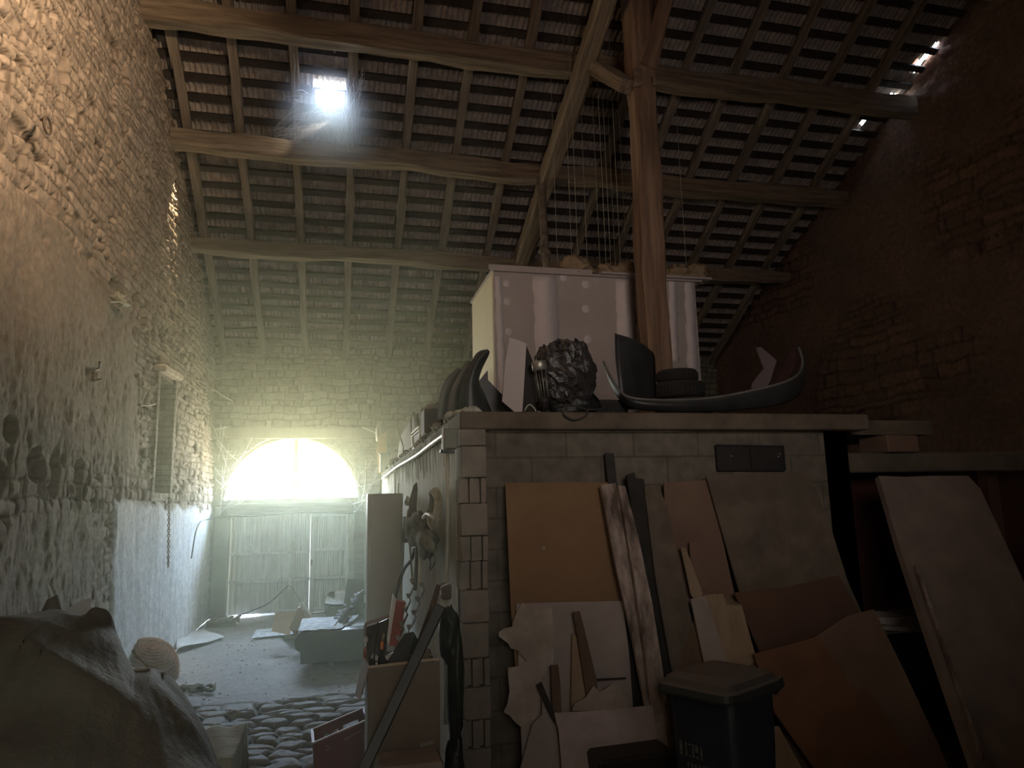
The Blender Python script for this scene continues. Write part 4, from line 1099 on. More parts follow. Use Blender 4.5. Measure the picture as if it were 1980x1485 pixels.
# ------------------------------------------------------------------ right-hand store: pale leaning board, rack with bowl
board('thick_pale_panel', 'thick pale panel leaning at the far right, full height of the rack', 'panel', [(1699, 920), (1752, 922), (1800, 920), (1872, 920), (1896, 945), (1940, 1040), (2010, 1190), (2080, 1400), (2080, 1500), (1890, 1500), (1800, 1240), (1740, 1060)], (4.75, 3.7, 2.1), .05, M['white_thick'], ext=8)
o_ = bpy.data.objects['thick_pale_panel']; o_['_o'] = tuple(o_.location)
q = MB(); q.bar(lean(1770, 1095, 4.72, 3.67, 2.1), lean(1900, 1470, 4.72, 3.67, 2.1), .02, .03); q.build('edge_strip', M['plank_old'], o_)
rk = thing('storage_rack', (5.0, 5.2, 0), 'dark timber rack with a low shelf standing right of the block room', 'rack')
RYk = 4.95
z_t = aY(1800, 893, RYk).z; z_m = aY(1740, 1212, RYk).z
q = MB(); q.box((5.9, RYk+.12, z_t), (4.0, .24, .16), bev=.01); q.build('top_beam', M['grey_board'], rk)
q = MB(); q.bar(aY(1680, 1208, RYk), aY(1802, 1216, RYk), .30, .03); q.box((5.4, RYk+.2, z_m-.03), (3.0, .42, .03)); q.build('shelf', M['white_strip'], rk)
for xx_ in (4.0, 5.7, 7.4):
    q = MB(); q.box((xx_, RYk+.34, z_t/2), (.12, .12, z_t), bev=.01); q.build('upright', M['brown_ply'], rk)
q = MB(); q.box((5.8, RYk+.48, (z_t+z_m)/2-.0), (3.6, .04, z_t-z_m-.1)); q.build('back_panel', M['red_dark'], rk)
q = MB(); q.box((5.8, RYk+.47, z_m/2-.05), (3.6, .04, z_m-.12)); q.build('lower_panel', M['black_wood'], rk)
q = MB(); c = aY(1716, 1204, RYk+.02); rb = .155
q.lathe([(0, .0), (rb*.72, 0), (rb*.78, .01), (rb*.98, .095), (rb, .10), (rb*.96, .10), (rb*.75, .014), (0, .012)], (c.x, c.y+.06, z_m-.012), (0, 0, 1), 28)
tagp(q.build('enamel_bowl', M['enamel_white']), 'round pale bowl standing on the low shelf left of the thick panel', 'bowl')
q = MB(); c = aY(1742, 885, RYk-.02); q.box((c.x, c.y+.12, z_t+.08+.07), (.34, .3, .14), Matrix.Rotation(.12, 3, 'Z'), bev=.01); blob(q, (c.x-.04, c.y+.1, z_t+.08+.16), (.10, .09, .035), 3, .3, 18)
tagp(q.build('dusty_box', M['ply_dull']), 'small dusty box lying on the dark beam above the thick panel', 'box')

# ------------------------------------------------------------------ aisle: side wall fittings
def S(px, py, x=.735): return aX(px, py, x)
q = MB(); wire(q, [S(862, 839), S(835, 858), S(808, 879), S(790, 890), S(765, 905), S(740, 925)], .019, 10)
tagp(q.build('wall_pipe', M['pipe']), 'pale plastic pipe running along the top of the aisle wall', 'pipe')
eb = thing('junction_box', aY(871, 868, 4.56), 'grey-green metal junction box at the top corner of the aisle wall', 'electrical box')
a = aY(858, 868, 4.57); b = aY(885, 829, 4.57)
q = MB(); q.box(((a.x+b.x)/2, 4.62, (a.z+b.z)/2), (b.x-a.x, .11, b.z-a.z), bev=.008); q.build('housing', M['green_box'], eb)
q = MB(); q.bar((a.x-.004, 4.58, a.z-.005), (a.x-.004, 4.58, b.z+.005), .012, .01, up=(1, 0, 0)); q.build('edge_flange', M['white_paint'], eb)
q = MB(); q.bar((a.x-.02, 4.60, a.z-.012), (b.x-.02, 4.60, a.z-.02), .05, .018); q.build('bracket', M['metal_black'], eb)
q = MB(); q.tube([aX(865, 868, .72), aX(866, 1000, .72), aX(862, 1180, .72), aX(862, 1400, .72)], .012, 8)
tagp(q.build('conduit', M['render']), 'upright grey conduit running down from the junction box', 'conduit')
# mortar and rubble crest on top of the aisle wall
q = MB()
for i in range(150):
    y = 4.7+ (i/150)**1.3*8.8; x = .80+rnd.uniform(-.04, .1); r_ = rnd.uniform(.015, .05)
    blob(q, (x, y, 2.5+r_*.4), (r_, r_*1.3, r_*.8), i, .5, 8, 2)
tagp(q.build('rubble_crest', M['render']), 'crumbly mortar and rubble lying along the top of the aisle wall', 'rubble', kind='stuff')
q = MB()
for i in range(90):
    y = 4.75+rnd.random()**1.2*7; z = 2.48; L_ = rnd.uniform(.08, .35)
    q.tube([(.765, y, z), (.755, y+rnd.uniform(-.03, .03), z-L_*.5), (.762, y+rnd.uniform(-.04, .04), z-L_)], [.006, .004, .002], 5)
tagp(q.build('mortar_drips', M['render']), 'mortar drips and dusty threads running down from the wall crest', 'mortar', kind='stuff')
# hanging tools and bags
q = MB(); n = 30; c = S(844, 987, .70); rz_ = abs(S(844, 944, .70).z - S(844, 1030, .70).z)/2; pts = []
for k in range(n*4+1):
    an = 2*math.pi*k/n; w_ = 1-.05*(k//n)
    pts.append(c + Vector((-.012*(k//n)+.01*math.sin(an*3), .19*w_*math.cos(an), rz_*w_*math.sin(an))))
q.tube(pts, .011, 7)
tagp(q.build('rope_coil', M['rope']), 'oval coil of pale rope hanging on the aisle wall near the pier', 'rope')
bagt = thing('canvas_bag', S(815, 1062, .62), 'lumpy grey-green canvas bag hanging among the tools on the aisle wall', 'bag')
q = MB(); blob(q, S(806, 1022, .62), (.08, .26, .13), 31, .35, 30, 2.4); blob(q, S(826, 1050, .64), (.07, .22, .10), 32, .3, 26, 2.4); q.build('pouch', M['bag'], bagt)
q = MB(); wire(q, [S(818, 1001, .58), S(825, 994, .58), S(834, 998, .58), S(838, 1003, .6)], .012, 7); q.build('brim', M['white_paint'], bagt)
q = MB(); wire(q, [S(824, 1075, .66), S(832, 1090, .66), S(831, 1102, .66)], .006, 6); wire(q, [S(836, 1063, .66), S(840, 1085, .66), S(834, 1100, .66)], .006, 6); wire(q, [S(806, 1040, .6), S(806, 1000, .66), S(800, 940, .7)], .006, 6); q.build('strap', M['cable'], bagt)
tools = [((764, 902), (762, 1180), .016, 'pipe', 'tallest pale pole standing right behind the cabinet'), ((770, 935), (768, 1150), .012, 'rope', 'pale thin pole second from the cabinet on the aisle wall'),
         ((789, 1020), (798, 1130), .010, 'rope', 'thin pole hanging left under the canvas bag'), ((813, 1060), (812, 1130), .010, 'pipe', 'thin bright pole under the middle of the canvas bag'),
         ((782, 1000), (772, 1180), .018, 'grey_board', 'thick dark pole left of the canvas bag'), ((806, 1040), (803, 1140), .016, 'grey_board', 'thick dark pole below the canvas bag')]
for (a_, b_, r_, mk, lab) in tools:
    q = MB(); q.tube([S(*a_, .745), S((a_[0]+b_[0])/2+.5, (a_[1]+b_[1])/2, .69), S(*b_, .66)], r_, 8)
    tagp(q.build('tool_pole', M[mk]), lab, 'pole', 'poles on the aisle wall')
board('paddle', 'dark rounded paddle hanging on the aisle wall above the canvas bag', 'paddle', [(789, 1000), (792, 965), (800, 938), (806, 932), (808, 945), (806, 975), (801, 1003)], 6.2, .015, M['grey_board'])
q = MB(); blob(q, S(789, 969, .73), (.04, .12, .05), 41, .25, 18, 3); tagp(q.build('rope_knot', M['white_paint']), 'bright round knot on the aisle wall beside the cabinet top', 'knot')
hb = thing('hand_brush', S(783, 1040, .66), 'dark brush hanging head down between cabinet and canvas bag', 'brush')
q = MB(); c = S(785, 1035, .66); q.box(c, (.06, .12, .14), bev=.01); q.build('head', M['lath_dark'], hb)
q = MB(); q.tube([c+Vector((0, 0, .05)), S(790, 985, .68)], .012, 8); q.build('handle', M['lath_tan'], hb)
q = MB(); q.tube(smooth_curve([aX(800, 1062, .74), aX(797, 1080, .66), aX(782, 1100, .6), aX(771, 1130, .55), aX(764, 1160, .50), aX(758, 1200, .45)], 6), .014, 8)
tagp(q.build('black_hose', M['cable']), 'black hose bending down from the hung tools towards the carton', 'hose')
q = MB(); q.box(aY(861, 1143, 4.75), (.07, .10, .10), bev=.012); tagp(q.build('wall_bracket', M['grey_board']), 'small grey box fixed low on the aisle wall by the pier', 'fitting')
q = MB(); wire(q, [aY(852, 1150, 4.68), aY(851, 1138, 4.68), aY(858, 1132, 4.68), aY(868, 1128, 4.68)], .004, 5); tagp(q.build('dusty_wire', M['web']), 'pale dusty wire looped over the small grey wall box', 'wire')

# cabinet beside the wall
cb = thing('metal_cabinet', (.47, 7.7, 0), 'tall plain grey-beige metal cabinet standing in the aisle', 'cabinet')
ca = aY(711, 955, 7.5); cb_ = aY(779, 957, 7.5)
q = MB(); q.box(((ca.x+cb_.x)/2, 7.72, ca.z/2), (cb_.x-ca.x, .42, ca.z), bev=.006); q.build('carcass', M['cabinet'], cb)
q = MB(); q.box(((ca.x+cb_.x)/2+.012, 7.495, ca.z/2+.02), (cb_.x-ca.x-.05, .02, ca.z-.08), bev=.004); q.build('door', M['cabinet'], cb)

# ------------------------------------------------------------------ carton full of scrap in front of the cabinet
CYf = 4.22
c0, c1 = aY(713, 1290, CYf), aY(849, 1274, CYf); ctop = c0.z
ct = thing('tall_carton', ((c0.x+c1.x)/2, CYf+.2, 0), 'tall open brown carton stuffed with scrap beside the pier', 'carton')
t_ = .008; w_ = c1.x-c0.x; D_ = .40; xm = (c0.x+c1.x)/2
q = MB(); q.box((xm, CYf, ctop/2), (w_, t_, ctop)); q.box((xm, CYf+D_, ctop/2), (w_, t_, ctop)); q.box((c0.x, CYf+D_/2, ctop/2), (t_, D_, ctop)); q.box((c1.x, CYf+D_/2, ctop/2), (t_, D_, ctop)); q.box((xm, CYf+D_/2, .01), (w_, D_, t_)); q.build('box', M['cardboard'], ct)
q = MB(); a = [aY(703, 1268, CYf+.32), aY(715, 1288, CYf), aY(703, 1365, CYf-.03), aY(700, 1440, CYf-.02), aY(689, 1350, CYf+.18)]
q.slab([aY(704, 1268, CYf+.34), aY(714, 1290, CYf-.006), aY(705, 1330, CYf-.01), aY(697, 1352, CYf), aY(688, 1345, CYf+.26)], (-.006, 0, 0)); q.build('flap', M['white_board'], ct)
q = MB(); q.bar(aY(713, 1290, CYf-.004), aY(849, 1274, CYf-.004), .012, .012); q.build('top_edge', M['cardboard_pale'], ct)
for z_ in (ctop*.52,):
    q = MB(); q.box((xm+.03, CYf-.006, z_), (w_*.8, .003, .05)); q.build('tape', M['cardboard'], ct)
q = MB(); g_ = aY(830, 1445, CYf-.007); q.slab([aY(811, 1438, CYf-.006), aY(839, 1431, CYf-.006), aY(840, 1438, CYf-.006), aY(812, 1446, CYf-.006)], (0, .003, 0)); q.build('label_patch', M['white_board'], ct)
def at(px, py, y): return aY(px, py, y)
IN = .12
def down(a, b, z=.25):
    d = b-a; return b + d*((b.z-z)/(a.z-b.z)) if b.z > z else b
# red and white block
q = MB(); A = [at(764, 1152, 4.42), at(785, 1164, 4.42), at(768, 1245, 4.40), at(756, 1241, 4.40)]
q.slab([at(766, 1160, 4.40), at(785, 1165, 4.40), at(770, 1250, 4.36), at(752, 1248, 4.36)], (0, .09, 0)); rb_ = q.build('red_block', M['red_box'])
tagp(rb_, 'red-brown block with a white side standing up in the carton', 'block'); rb_['_o'] = tuple(rb_.location)
q = MB(); q.slab([at(760, 1149, 4.40), at(766, 1160, 4.395), at(752, 1248, 4.355), at(748, 1238, 4.36)], (.004, .09, 0)); q.build('white_side', M['white_paint'], rb_)
# zigzag brackets
def zig(pts, label):
    t = thing('zigzag_bracket', at(*pts[-1], 4.36), label, 'bracket', 'zigzag brackets in the carton')
    q = MB(); c = []
    for i, (px, py) in enumerate(pts):
        c += [at(px+2, py+3, 4.38), at(px+5, py+9, 4.38), at(px-1, py+22, 4.38)] if i < len(pts)-1 else [at(px+2, py+3, 4.38), at(px-6, py+25, 4.36)]
    for a_, b_ in zip(c[:-1], c[1:]): q.bar(a_, b_, .05, .005, up=(1, 0, 0))
    q.build('strip', M['grey_board'], t)
    for (px, py) in pts:
        q = MB(); q.slab([at(px-4, py-3, 4.34), at(px+4, py-4, 4.36), at(px+5, py+2, 4.36), at(px-1, py+6, 4.34)], (.0, .006, .002)); q.build('tab', M['galv'], t)
zig([(796, 1123), (789, 1152), (783, 1179), (775, 1206), (768, 1233)], 'zigzag metal bracket with bright tabs, left of the two')
zig([(815, 1130), (806, 1157), (799, 1184), (790, 1212)], 'zigzag metal bracket with bright tabs, right of the two')
q = MB(); L = [at(808, 1245, 4.45), at(845, 1131, 4.62)]; q.slab([at(844, 1130, 4.56), at(853, 1132, 4.56), at(822, 1262, 4.42), at(805, 1245, 4.42)], (0, .02, 0)); tagp(q.build('dark_slat', M['lath_dark']), 'long dark slat leaning in the carton against the aisle wall', 'slat')
q = MB(); q.slab([at(783, 1225, 4.34), at(800, 1222, 4.34), at(815, 1250, 4.32), at(790, 1287, 4.27), at(745, 1287, 4.27)], (0, .015, 0)); tagp(q.build('black_plate', M['car_black']), 'dark slanting plate filling the middle of the carton', 'plate')
# dark seat frame and torch
sf = thing('seat_shell', at(730, 1290, 4.48), 'dark padded seat shell with rounded rim in the carton', 'seat')
q = MB(); strip(q, [at(707, 1213, 4.5), at(708, 1240, 4.48), at(710, 1275, 4.46), at(712, 1300, 4.45)], [at(752, 1196, 4.52), at(748, 1235, 4.5), at(748, 1275, 4.48), at(748, 1300, 4.46)], .02, .02); q.build('shell', M['sofa'], sf)
q = MB(); wire(q, [at(707, 1240, 4.47), at(706, 1212, 4.47), at(712, 1204, 4.48), at(732, 1198, 4.5), at(754, 1190, 4.52)], .008, 7); q.build('rim', M['white_board'], sf)
q = MB(); blob(q, at(707, 1238, 4.46), (.012, .02, .02), 3, .4, 12); q.build('torn_foam', M['white_paint'], sf)
to = thing('torch', at(737, 1286, 4.34), 'dark torch with an orange end standing in the carton', 'torch')
q = MB(); q.tube([at(734, 1290, 4.33), at(738, 1258, 4.33)], .014, 12); q.build('barrel', M['metal_black'], to)
q = MB(); q.tube([at(738, 1256, 4.33), at(739, 1240, 4.33)], [.0095, .009], 12); q.build('orange_end', M['orange'], to)
q = MB(); q.tube([at(739, 1240, 4.33), at(742, 1226, 4.33)], .009, 10); q.build('brown_cap', M['lath_tan'], to)
q = MB(); q.bar(at(722, 1287, 4.31), at(731, 1203, 4.36), .008, .006); tagp(q.build('thin_rod', M['cable']), 'thin dark rod before the seat shell in the carton', 'rod')
q = MB(); blob(q, at(708, 1262, 4.5), (.02, .03, .035), 6, .3, 14); tagp(q.build('leather_scrap', M['red_box']), 'small brown leather scrap at the left rim of the carton', 'scrap')
for (px, py, yy_, L_, an, lab) in ((728, 1272, 4.40, .06, .5, 'left'), (755, 1268, 4.36, .06, -.4, 'middle'), (790, 1278, 4.30, .08, -.8, 'right')):
    q = MB(); q.box(at(px, py, yy_), (L_, .02, .025), Matrix.Rotation(an, 3, 'Y')); q.box(at(px+5, py+8, yy_), (L_*.7, .02, .012), Matrix.Rotation(-an, 3, 'Y'))
    tagp(q.build('pale_scrap', M['white_paint']), 'small pale scrap lying in the %s of the carton opening' % lab, 'scrap', 'pale scraps in the carton')
# contents that fill the carton
q = MB(); q.box((xm, CYf+D_/2, ctop-.09), (w_-.03, D_-.03, .06)); tagp(q.build('scrap_filling', M['shrub']), 'dark loose scrap filling the carton to the brim', 'scrap', kind='stuff')
# long black beam leaning across the carton
a, b = at(852, 1172, 4.17), at(735, 1420, 4.02); d = b-a; b2 = a + d*((a.z-.03)/(a.z-b.z))
q = MB(); q.bar(a, b2, .05, .06, up=(1, 0, .3), bev=.006); bb = q.build('long_black_beam', M['car_black']); tagp(bb, 'long black profile leaning diagonally across the front of the carton', 'beam')
q = MB(); blob(q, at(868, 1225, 4.42), (.06, .08, .15), 51, .25, 24, 2); blob(q, at(880, 1330, 4.40), (.05, .09, .35), 52, .15, 24, 2); blob(q, (at(880, 1450, 4.4).x, 4.42, .3), (.06, .09, .32), 53, .15, 24, 2)
tagp(q.build('hanging_black_sack', M['black_bag']), 'long black plastic sack hanging between carton and pier', 'sack')
q = MB(); q.box((aY(792, 1475, 3.98).x, 4.03, aY(792, 1470, 3.98).z/2), (.34, .26, aY(792, 1470, 3.98).z), bev=.015); tagp(q.build('white_tub', M['white_board']), 'low off-white tub on the floor before the carton', 'tub')

# red crate
cr = thing('drinks_crate', (.06, 5.0, 0), 'dark red plastic drinks crate tilted on the cobbles left of the carton', 'crate')
u = Vector((.37, .16, .075)); v = Vector((-.02, .34, -.01)); w = Vector((.02, .02, -.29)); o0 = aZ(605, 1437, .34)
q = MB(); tk = .012
def face(p, e1, e2, nrm, holes=()):
    """panel with rectangular openings given in (u0,u1,v0,v1) fractions"""
    us = sorted({0, 1, *[h_[0] for h_ in holes], *[h_[1] for h_ in holes]}); vs_ = sorted({0, 1, *[h_[2] for h_ in holes], *[h_[3] for h_ in holes]})
    for i in range(len(us)-1):
        for j in range(len(vs_)-1):
            uc, vc = (us[i]+us[i+1])/2, (vs_[j]+vs_[j+1])/2
            if any(h_[0] < uc < h_[1] and h_[2] < vc < h_[3] for h_ in holes): continue
            q.slab([p+e1*us[i]+e2*vs_[j], p+e1*us[i+1]+e2*vs_[j], p+e1*us[i+1]+e2*vs_[j+1], p+e1*us[i]+e2*vs_[j+1]], nrm*tk)
nu_ = u.cross(v).normalized()
face(o0, u, w, v.normalized())
face(o0+v, u, w, -v.normalized(), [(.22, .31, .22, .44), (.40, .49, .22, .44), (.58, .88, .2, .42)])
face(o0, v, w, u.normalized(), [(.35, .65, .2, .38)]); face(o0+u, v, w, -u.normalized(), [(.35, .65, .2, .38)])
q.slab([o0+w, o0+w+u, o0+w+u+v, o0+w+v], Vector((0, 0, tk))); q.build('shell', M['crate'], cr)
q = MB()
for a_, b_ in ((o0, o0+u), (o0, o0+v), (o0+v, o0+u+v), (o0+u, o0+u+v)): q.bar(a_, b_, .014, .010)
q.build('rim', M['crate_rim'], cr)
q = MB(); q.lathe([(.012, 0), (.016, -.002), (.016, .001)], o0+u*.25+w*.25-v.normalized()*.004, v, 14); q.bar(o0+u*.55+w*.22-v.normalized()*.003, o0+u*.88+w*.18-v.normalized()*.003, .003, .006); q.build('moulded_mark', M['crate_rim'], cr)

# ------------------------------------------------------------------ sofas
def rounded(q, c, d, r=.06, M_=None): return q.box(c, d, M_, bev=r)
s0, s1 = aY(572, 1225, 9.25), aY(701, 1225, 9.25); zt_ = s0.z-.0
sofa1 = thing('sofa', (.1, 9.9, 0), 'dark green leather sofa with papers on its seat, nearest the cobbles', 'sofa', 'dark green sofas in the aisle')
q = MB(); xa, xb = s0.x, .70
hz_ = aY(600, 1222, 9.25).z
q.add([], [])
sec = [(-.02, .10), (-.03, hz_*.5), (-.035, hz_*.72), (-.02, hz_*.9), (.03, hz_)]
pr = [Vector((xa+.06, 9.25, .06)), Vector((xa+.06, 9.25, hz_*.45)), Vector((xa-.0, 9.25, hz_*.55)), Vector((xa-.015, 9.25, hz_*.8)), Vector((xa+.03, 9.25, hz_*.97)), Vector((xa+.09, 9.25, hz_)), Vector((xb, 9.25, hz_)), Vector((xb, 9.25, .06))]
q.slab(pr, (0, .22, 0)); q.build('arm', M['sofa'], sofa1)
q = MB(); q.box(((xa+.1+xb)/2, 10.05, .22), (xb-xa-.1, 1.2, .32), bev=.04); q.build('seat', M['sofa'], sofa1)
q = MB(); q.box((.60, 10.1, .55), (.2, 1.5, .5), bev=.06); q.build('backrest', M['sofa'], sofa1)
for (px, y_) in ((600, 9.3), (640, 9.3)):
    q = MB(); q.box((aY(px, 1285, y_).x, y_+.05, .03), (.06, .06, .06)); q.build('foot', M['white_board'], sofa1)
g = []
for i in range(13):
    t = i/12; yy_ = 9.26+1.2*t; row = []
    for j in range(11):
        s_ = j/10; xl = xa+.02; xr = .05+.25*t
        x_ = xl+(xr-xl)*s_
        row.append((x_+rnd.uniform(-.004, .004), yy_, (hz_ if yy_ < 9.48 else .395)+.012+rnd.uniform(0, .012)))
    g.append(row)
q = MB(); q.sheet(g, .003, smooth=False); tagp(q.build('newspapers', M['paper']), 'bright printed papers spread over the nearest sofa', 'paper')
s2 = thing('sofa', (.2, 12.9, 0), 'second dark green sofa with papers heaped on it, near the wicket door', 'sofa', 'dark green sofas in the aisle')
YB = 12.4
xa2 = aY(632, 1180, YB).x; z2 = aY(632, 1172, YB).z; z3 = aY(632, 1166, YB+.7).z
q = MB(); q.box(((xa2+.70)/2, YB+.35, z2/2+.02), (.70-xa2, .7, z2-.04), bev=.04); q.build('seat', M['sofa'], s2)
a_ = aY(629, 1160, YB+.8); b_ = aY(680, 1143, YB+.8)
q = MB(); q.box(((a_.x+.70)/2, YB+.85, (b_.z)/2), (.70-a_.x, .26, b_.z), bev=.07); q.build('arm', M['sofa'], s2)
q = MB(); q.box((.62, YB+.3, .5), (.16, .9, .6), bev=.05); q.build('backrest', M['sofa'], s2)
g = [[(xa2-.02+(.5-xa2)*j/9+rnd.uniform(-.01, .01), YB-.02+.66*i/7+rnd.uniform(-.01, .01), z2+.01+rnd.uniform(0, .05)*(1+(i > 3))) for j in range(10)] for i in range(8)]
q = MB(); q.sheet(g, .003, smooth=False); tagp(q.build('paper_heap', M['paper']), 'crumpled papers heaped on the second sofa near the door', 'paper')
q = MB(); c = aY(664, 1152, YB+.45); q.box(c, (.22, .3, .16), Matrix.Rotation(.3, 3, 'Z'), bev=.02); tagp(q.build('paper_parcel', M['paper_plain']), 'pale wrapped parcel lying on the second sofa', 'parcel')
# leaning junk on the sofa
jq = [([(672, 1120), (703, 1120), (704, 1150), (690, 1170), (662, 1215), (664, 1170)], 10.9, 'grey_board', 'dark panel leaning upright behind the junk on the sofa', 'panel'),
      ([(690, 1150), (703, 1140), (703, 1165), (660, 1216), (643, 1214)], 9.9, 'car_grey', 'dusty grey board leaning on the nearest sofa', 'board')]
for i, (pts, y_, mk, lab, cat) in enumerate(jq): board('leaning_junk_panel', lab, cat, pts, y_, .02, M[mk])
q = MB(); q.tube([aY(645, 1212, 9.6), aY(702, 1140, 10.1)], .008, 6); tagp(q.build('thin_lath', M['white_board']), 'pale thin lath, upper of the two leaning over the nearest sofa', 'lath')
q = MB(); q.tube([aY(655, 1216, 9.75), aY(690, 1175, 10.0), aY(703, 1145, 10.1)], .007, 6); tagp(q.build('thin_lath', M['white_board']), 'pale thin lath, lower of the two leaning over the nearest sofa', 'lath')
q = MB()
for i in range(60):
    t = rnd.random(); px, py = 650+45*t+rnd.uniform(-6, 10), 1205-60*t+rnd.uniform(-10, 12); y_ = 9.9+rnd.uniform(-.1, .5)
    r_ = rnd.uniform(.012, .035); blob(q, aY(px, py, y_), (r_, r_, r_*.6), i, .6, 8, 3)
tagp(q.build('junk_debris', M['paper']), 'shredded paper and dusty bits caught on the junk over the sofa', 'debris', kind='stuff')
q = MB(); q.box(aY(680, 1221, 9.3), (.20, .06, .012), Matrix.Rotation(.06, 3, 'Y')); tagp(q.build('white_slat', M['paper_plain']), 'short white slat lying on the sofa arm beside the cabinet', 'slat')

# ------------------------------------------------------------------ far end: door, lintel, posts
dr = thing('door_1', (-.84, FARY+.1, 0), None, None, kind='structure')
DY = 13.98
dl, dsp, drr = aY(441, 1100, DY).x, aY(601, 1100, DY).x, aY(674, 1100, DY).x
dz1 = aY(560, 994, DY).z
def corr(q, xa_, xb_, z0, z1, y, pitch=.085, dep=.016):
    n_ = int((xb_-xa_)/pitch*6); g = []
    for zz in (z0, z1):
        g.append([(xa_+(xb_-xa_)*i/n_, y+dep*max(-.6, min(.6, math.sin(2*math.pi*(xa_+(xb_-xa_)*i/n_)/pitch)*1.4)), zz) for i in range(n_+1)])
    q.sheet(g, .004, smooth=False)
q = MB(); corr(q, dl, dsp-.02, .03, dz1, DY+.05); lf = q.build('leaf', M['door'], dr)
q = MB(); corr(q, dsp+.05, drr-.06, .06, dz1-.05, DY+.05); q.build('leaf', M['door'], dr)
for nm, xa_, xb_, zl in (('rail', dl, dsp-.02, (aY(500, 1070, DY).z, aY(500, 1124, DY).z)), ('rail', dsp+.05, drr-.06, (aY(640, 1062, DY).z, aY(640, 1116, DY).z))):
    for zz in zl:
        q = MB(); q.box(((xa_+xb_)/2, DY+.005, zz), (xb_-xa_, .05, .045)); q.build(nm, M['door'], dr)
q = MB(); q.box((dsp+.01, DY+.02, dz1/2), (.05, .05, dz1)); q.box((dsp+.045, DY+.02, dz1/2), (.02, .04, dz1-.04)); q.box((drr-.03, DY+.02, dz1/2), (.06, .05, dz1)); q.box(((dsp+drr)/2, DY+.02, dz1-.03), (drr-dsp, .05, .06)); q.box(((dsp+drr)/2, DY+.02, .05), (drr-dsp, .05, .07)); q.build('frame', M['door'], dr)
q = MB(); q.box((dl-.02, DY+.10, dz1/2), (.22, .03, dz1+.1)); q.box((dsp+.01, DY+.10, dz1/2), (.20, .03, dz1)); q.box((drr-.0, DY+.10, dz1/2), (.14, .03, dz1+.1)); q.box(((dl+drr)/2, DY+.10, dz1), (drr-dl+.2, .03, .16)); q.box(((dl+drr)/2+.3, DY+.10, .03), (drr-dl-.5, .03, .12)); q.build('light_stop', M['door'], dr)  # strips added behind the leaves to stop light leaking round the door
q = MB(); c = aY(602, 1087, DY-.02); q.box(c, (.04, .03, .10)); q.bar(c, c+Vector((.03, -.05, .02)), .012, .012); q.build('latch', M['steel'], dr)
q = MB(); c = aY(560, 1128, DY-.03); q.box(c, (.06, .03, .22)); q.build('bolt_plate', M['door'], dr)
for k in range(3):
    q = MB(); q.lathe([(0, -.04), (.012, -.04), (.012, .04), (0, .04)], (drr-.01, DY, .35+.55*k), (0, 0, 1), 8); q.build('hinge', M['steel'], dr)
for nm, xa_, xb_, z0, z1, mk in (('trim_4', aY(411, 1100, 13.8).x, aY(440, 1100, 13.8).x, 0, 1.95, 'far_plaster'), ('trim_5', drr-.01, drr+.5, 0, 1.95, 'far_plaster'), ('trim_6', aY(425, 985, 13.75).x, aY(705, 985, 13.75).x, aY(560, 994, 13.75).z, aY(560, 972, 13.75).z, 'rafter')):
    q = MB(); q.box(((xa_+xb_)/2, 13.86, (z0+z1)/2), (xb_-xa_, .22, z1-z0), bev=.012); o = q.build(nm, M[mk]); o['kind'] = 'structure'
q = MB(); q.box((aY(570, 838, 13.9).x, 13.92, aY(570, 838, 13.9).z), (3.1, .14, .20), bev=.012); o = q.build('trim_7', M['far_plaster']); o['kind'] = 'structure'
q = MB(); q.box((drr+.42, 13.82, 2.3), (.28, .3, 1.4), bev=.01); o = q.build('trim_8', M['niche_brick']); o['kind'] = 'structure'
q = MB(); wire(q, [aY(385, 1014, 12.2), aY(392, 1006, 13.0), aY(410, 1003, 13.5), aY(440, 1000, 13.65), aY(520, 996, 13.65), aY(600, 991, 13.65), aY(668, 993, 13.65), aY(700, 992, 13.65)], .012, 7); wire(q, [aY(385, 1014, 12.2), aY(378, 1030, 12.0), aY(370, 1080, 12.0)], .010, 6)
tagp(q.build('door_cable', M['cable']), 'dark cable strung over the top of the metal door', 'cable')
q = MB(); wire(q, [aY(456, 1192, 13.5), aY(490, 1180, 13.55), aY(520, 1166, 13.7), aY(548, 1141, 13.85), aY(558, 1132, 13.9)], .009, 6); wire(q, [aY(562, 1132, 13.9), aY(575, 1152, 13.4), aY(585, 1172, 12.8)], .009, 6)
tagp(q.build('door_chain', M['cable']), 'dark chain hanging from the bolt of the metal door', 'chain')
q = MB(); blob(q, aY(584, 1172, 10.75), (.03, .03, .05), 4, .5, 12); blob(q, aY(588, 1178, 10.7), (.04, .03, .03), 6, .5, 12); tagp(q.build('white_rag', M['paper_plain']), 'small white rag tied on top of the cardboard boxes', 'rag')
q = MB(); q.tube([aY(592, 1150, 13.3), aY(594, 1178, 13.2), aY(600, 1187, 13.2), aY(632, 1183, 13.4)], .012, 6); tagp(q.build('white_tube', M['white_paint']), 'thin white tube lying at the foot of the wicket door', 'tube')

